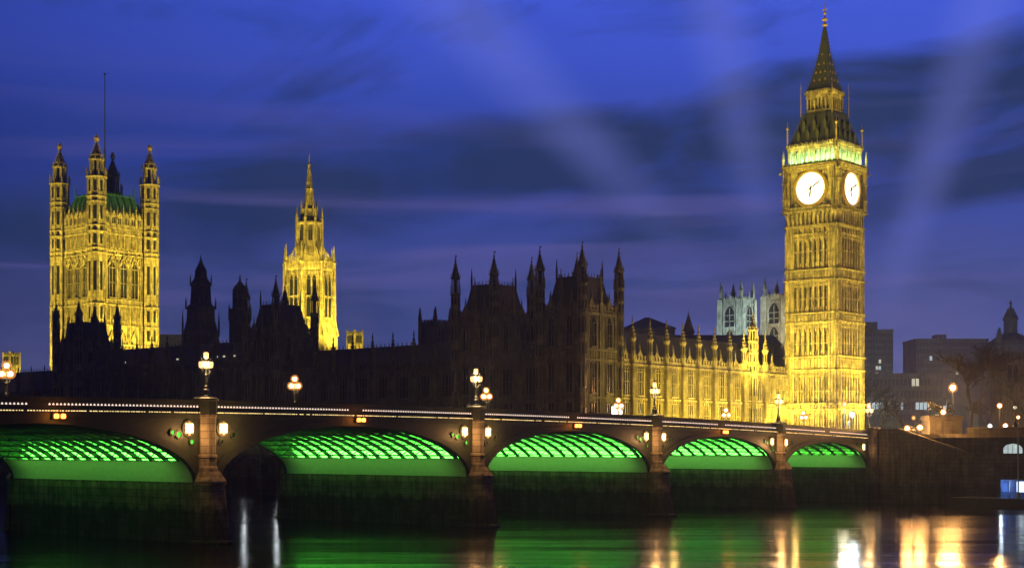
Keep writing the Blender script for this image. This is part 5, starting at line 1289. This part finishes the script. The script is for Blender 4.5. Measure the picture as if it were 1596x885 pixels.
# ================================================================== TREES
def bare_tree(pxc, Y, z0, h, spread, label, seed, lean=0.0, depth=6, trunk=0.32):
    rnd = random.Random(seed); p = px(pxc, 0, Y)
    root = thing('bare_tree', label, 'tree', (p.x, p.y, z0), 0, 'leafless riverside trees')
    tb_, cb_ = MB(), MB()
    def grow(b_, p0, d, L, r, lev):
        segs = 3; q = Vector(p0); dd = Vector(d)
        for s in range(segs):
            nd = (dd+Vector((rnd.uniform(-1, 1), rnd.uniform(-1, 1), rnd.uniform(-0.4, 0.6)))*0.16).normalized()
            q2 = q+nd*L/segs; r2 = r*(1-0.12*(s+1)); b_.tube(q, q2, r*(1-0.12*s), r2, 6 if lev < 2 else 4 if lev < 4 else 3); q, dd = q2, nd
            if lev > 1 and s < segs-1 and lev < depth: 
                sd = (dd+Vector((rnd.uniform(-1, 1), rnd.uniform(-1, 1), rnd.uniform(-0.3, 0.7)))*0.9).normalized()
                grow(cb_, q, sd, L*0.6, max(r2*0.55, 0.026), lev+1)
        if lev < depth:
            n = 2 if lev else 3
            for k in range(n):
                a = rnd.uniform(0, 6.28)+k*6.28/n; tilt = rnd.uniform(0.35, 0.75)*spread
                ax = Vector((math.cos(a), math.sin(a), 0)); nd = (dd*math.cos(tilt)+ax*math.sin(tilt)).normalized()
                grow(cb_, q, nd, L*rnd.uniform(0.66, 0.8), max(r*0.66, 0.026), lev+1)
    grow(tb_, (0, 0, 0), Vector((lean, 0, 1)).normalized(), h*0.34, trunk, 0)
    tb_.build('trunk', M['bark'], root, smooth=True); cb_.build('crown', M['bark'], root)
    return root
bare_tree(1511, 270, GZ-0.5, 16.8, 1.15, 'bare tree with a tall leaning trunk and open branches right of the chariot statue', 5, 0.05, 7, 0.34)
bare_tree(1375, 330, GZ, 9.5, 1.1, 'low bare tree spreading just right of the clock tower base', 11, 0.0, 6, 0.28)
bare_tree(1408, 345, GZ, 9.5, 1.15, 'low bare tree behind the two bright lamps at the steps', 23, 0.0, 6, 0.28)
bare_tree(1350, 372, GZ, 17, 1.0, 'taller bare tree half hidden behind the right edge of the clock tower', 31, 0.0, 6, 0.36)
bare_tree(1535, 350, GZ, 10, 1.1, 'small bare tree between the pale post lamp and the leaning tree', 41, 0.0, 6, 0.28)
bare_tree(1600, 340, GZ, 17, 1.1, 'bare tree reaching in from the right edge of the view', 53, -0.05, 6, 0.3)

# ================================================================== PONTOON
pn = thing('landing_pontoon', 'low floating landing stage at the foot of the river wall', 'pontoon', brf(-5.5, -24, 0), RZ)
b = MB(); b.box(-2.5, 4.5, -22, 5.5, -0.3, 1.3); b.box(-2.6, 4.6, -22, 5.6, 1.303, 1.5); b.build('hull', M['iron'], pn)
b = MB()
for k in range(7): b.bar((-2.4, 5.4-k*1.6, 1.5), (-2.4, 5.4-k*1.6, 2.5), 0.06)
b.bar((-2.4, 5.4, 2.45), (-2.4, -4.2, 2.45), 0.05); b.bar((-2.4, 5.4, 2.0), (-2.4, -4.2, 2.0), 0.04); b.build('railing', M['iron'], pn)
ki = thing('ticket_kiosk', 'small blue kiosk with bright lit window on the floating landing stage', 'kiosk', brf(-5.0, -29.0, 1.5), RZ)
b = MB(); b.box(-0.9, 2.4, -6, 3.4, 0, 0.15); b.box(-0.6, 2.2, -6, 3.2, 2.75, 2.95); b.box(1.9, 2.2, -6, 3.2, 0.15, 2.75); b.box(-0.6, 1.9, 2.9, 3.2, 0.15, 2.75)
for y in (1.2, -1.3): b.box(-0.6, -0.4, y-0.55, y+0.55, 0.15, 2.75)
b.box(-0.5, -0.4, -6, 2.9, 0.15, 1.0)
b.build('cabin', M['kiosk_blue'], ki)
b = MB(); b.box(-0.55, -0.5, -0.7, 0.6, 1.05, 2.6); b.box(-0.55, -0.5, -6, -1.9, 1.05, 2.6); b.build('lit_window', emit('kiosk_light', (0.7, 0.86, 1.0), 1.8), ki)
b = MB(); b.box(1.75, 1.88, -5.8, 2.8, 0.2, 2.7); b.build('back_panel', M['white_paint'], ki)
lamp('AREA', (0.6, -1.0, 2.7), 260, (0.7, 0.85, 1.0), target=(0.6, -1.0, 0), size=(1.5, 6.0), parent=ki)
lamp('POINT', (-2.0, 2.6, 2.2), 130, (0.7, 0.85, 1.0), radius=0.2, parent=ki)
mp_ = px(1587, 697, 238); o = thing('mooring_pole', 'tall slim grey mooring pole rising from the landing stage', 'pole', (mp_.x, mp_.y, -1))
b = MB(); b.lathe(0, 0, [(0.30, 0), (0.30, 3.3), (0.13, 3.5), (0.11, 12.4), (0.16, 12.5), (0.02, 12.9)], 10); b.build('shaft', M['concrete'], o)
# ================================================================== HAZE
mh = bpy.data.materials.new('haze'); mh.use_nodes = True
for n_ in list(mh.node_tree.nodes):
    if n_.type == 'BSDF_PRINCIPLED': mh.node_tree.nodes.remove(n_)
vp_ = mh.node_tree.nodes.new('ShaderNodeVolumePrincipled'); vp_.inputs['Color'].default_value = (0.80, 0.88, 1.0, 1); vp_.inputs['Density'].default_value = 0.0003; vp_.inputs['Anisotropy'].default_value = 0.6
mh.node_tree.links.new(vp_.outputs[0], [n_ for n_ in mh.node_tree.nodes if n_.type == 'OUTPUT_MATERIAL'][0].inputs['Volume'])
b = MB(); b.box(-700, 800, -60, 860, -1, 135); hz = b.build('haze', mh); hz['kind'] = 'stuff'; hz['label'] = 'thin dusk haze over the river and city'; hz['category'] = 'haze'

# added unseen spots standing in for street light on the far buildings
for (x, y, Y, tx, ty, TY, e, sp_) in [(1372, 600, 560, 1369, 560, 640, 22000, 80), (1475, 610, 640, 1480, 570, 760, 45000, 95), (1400, 640, 470, 1405, 600, 520, 9000, 110), (1570, 640, 480, 1575, 560, 560, 16000, 80), (1590, 650, 395, 1592, 590, 420, 1600, 110)]:
    lamp('SPOT', px(x, y, Y), e, (0.55, 0.80, 1.0) if x < 1580 else (1.0, 0.85, 0.5), target=px(tx, ty, TY), radius=1.0, spot=R(sp_), blend=0.9, glossy=False)

# added warm fill standing for near bank lamps, unseen behind the viewer
for (x, y, e, tx, ty) in [(-150, -10, 22000, -20, 190), (60, -30, 20000, 20, 210)]:
    lamp('SPOT', (x, y, 16), e, (0.95, 0.80, 0.42), target=(tx, ty, 8), radius=2.0, spot=R(80), blend=0.8, glossy=False)
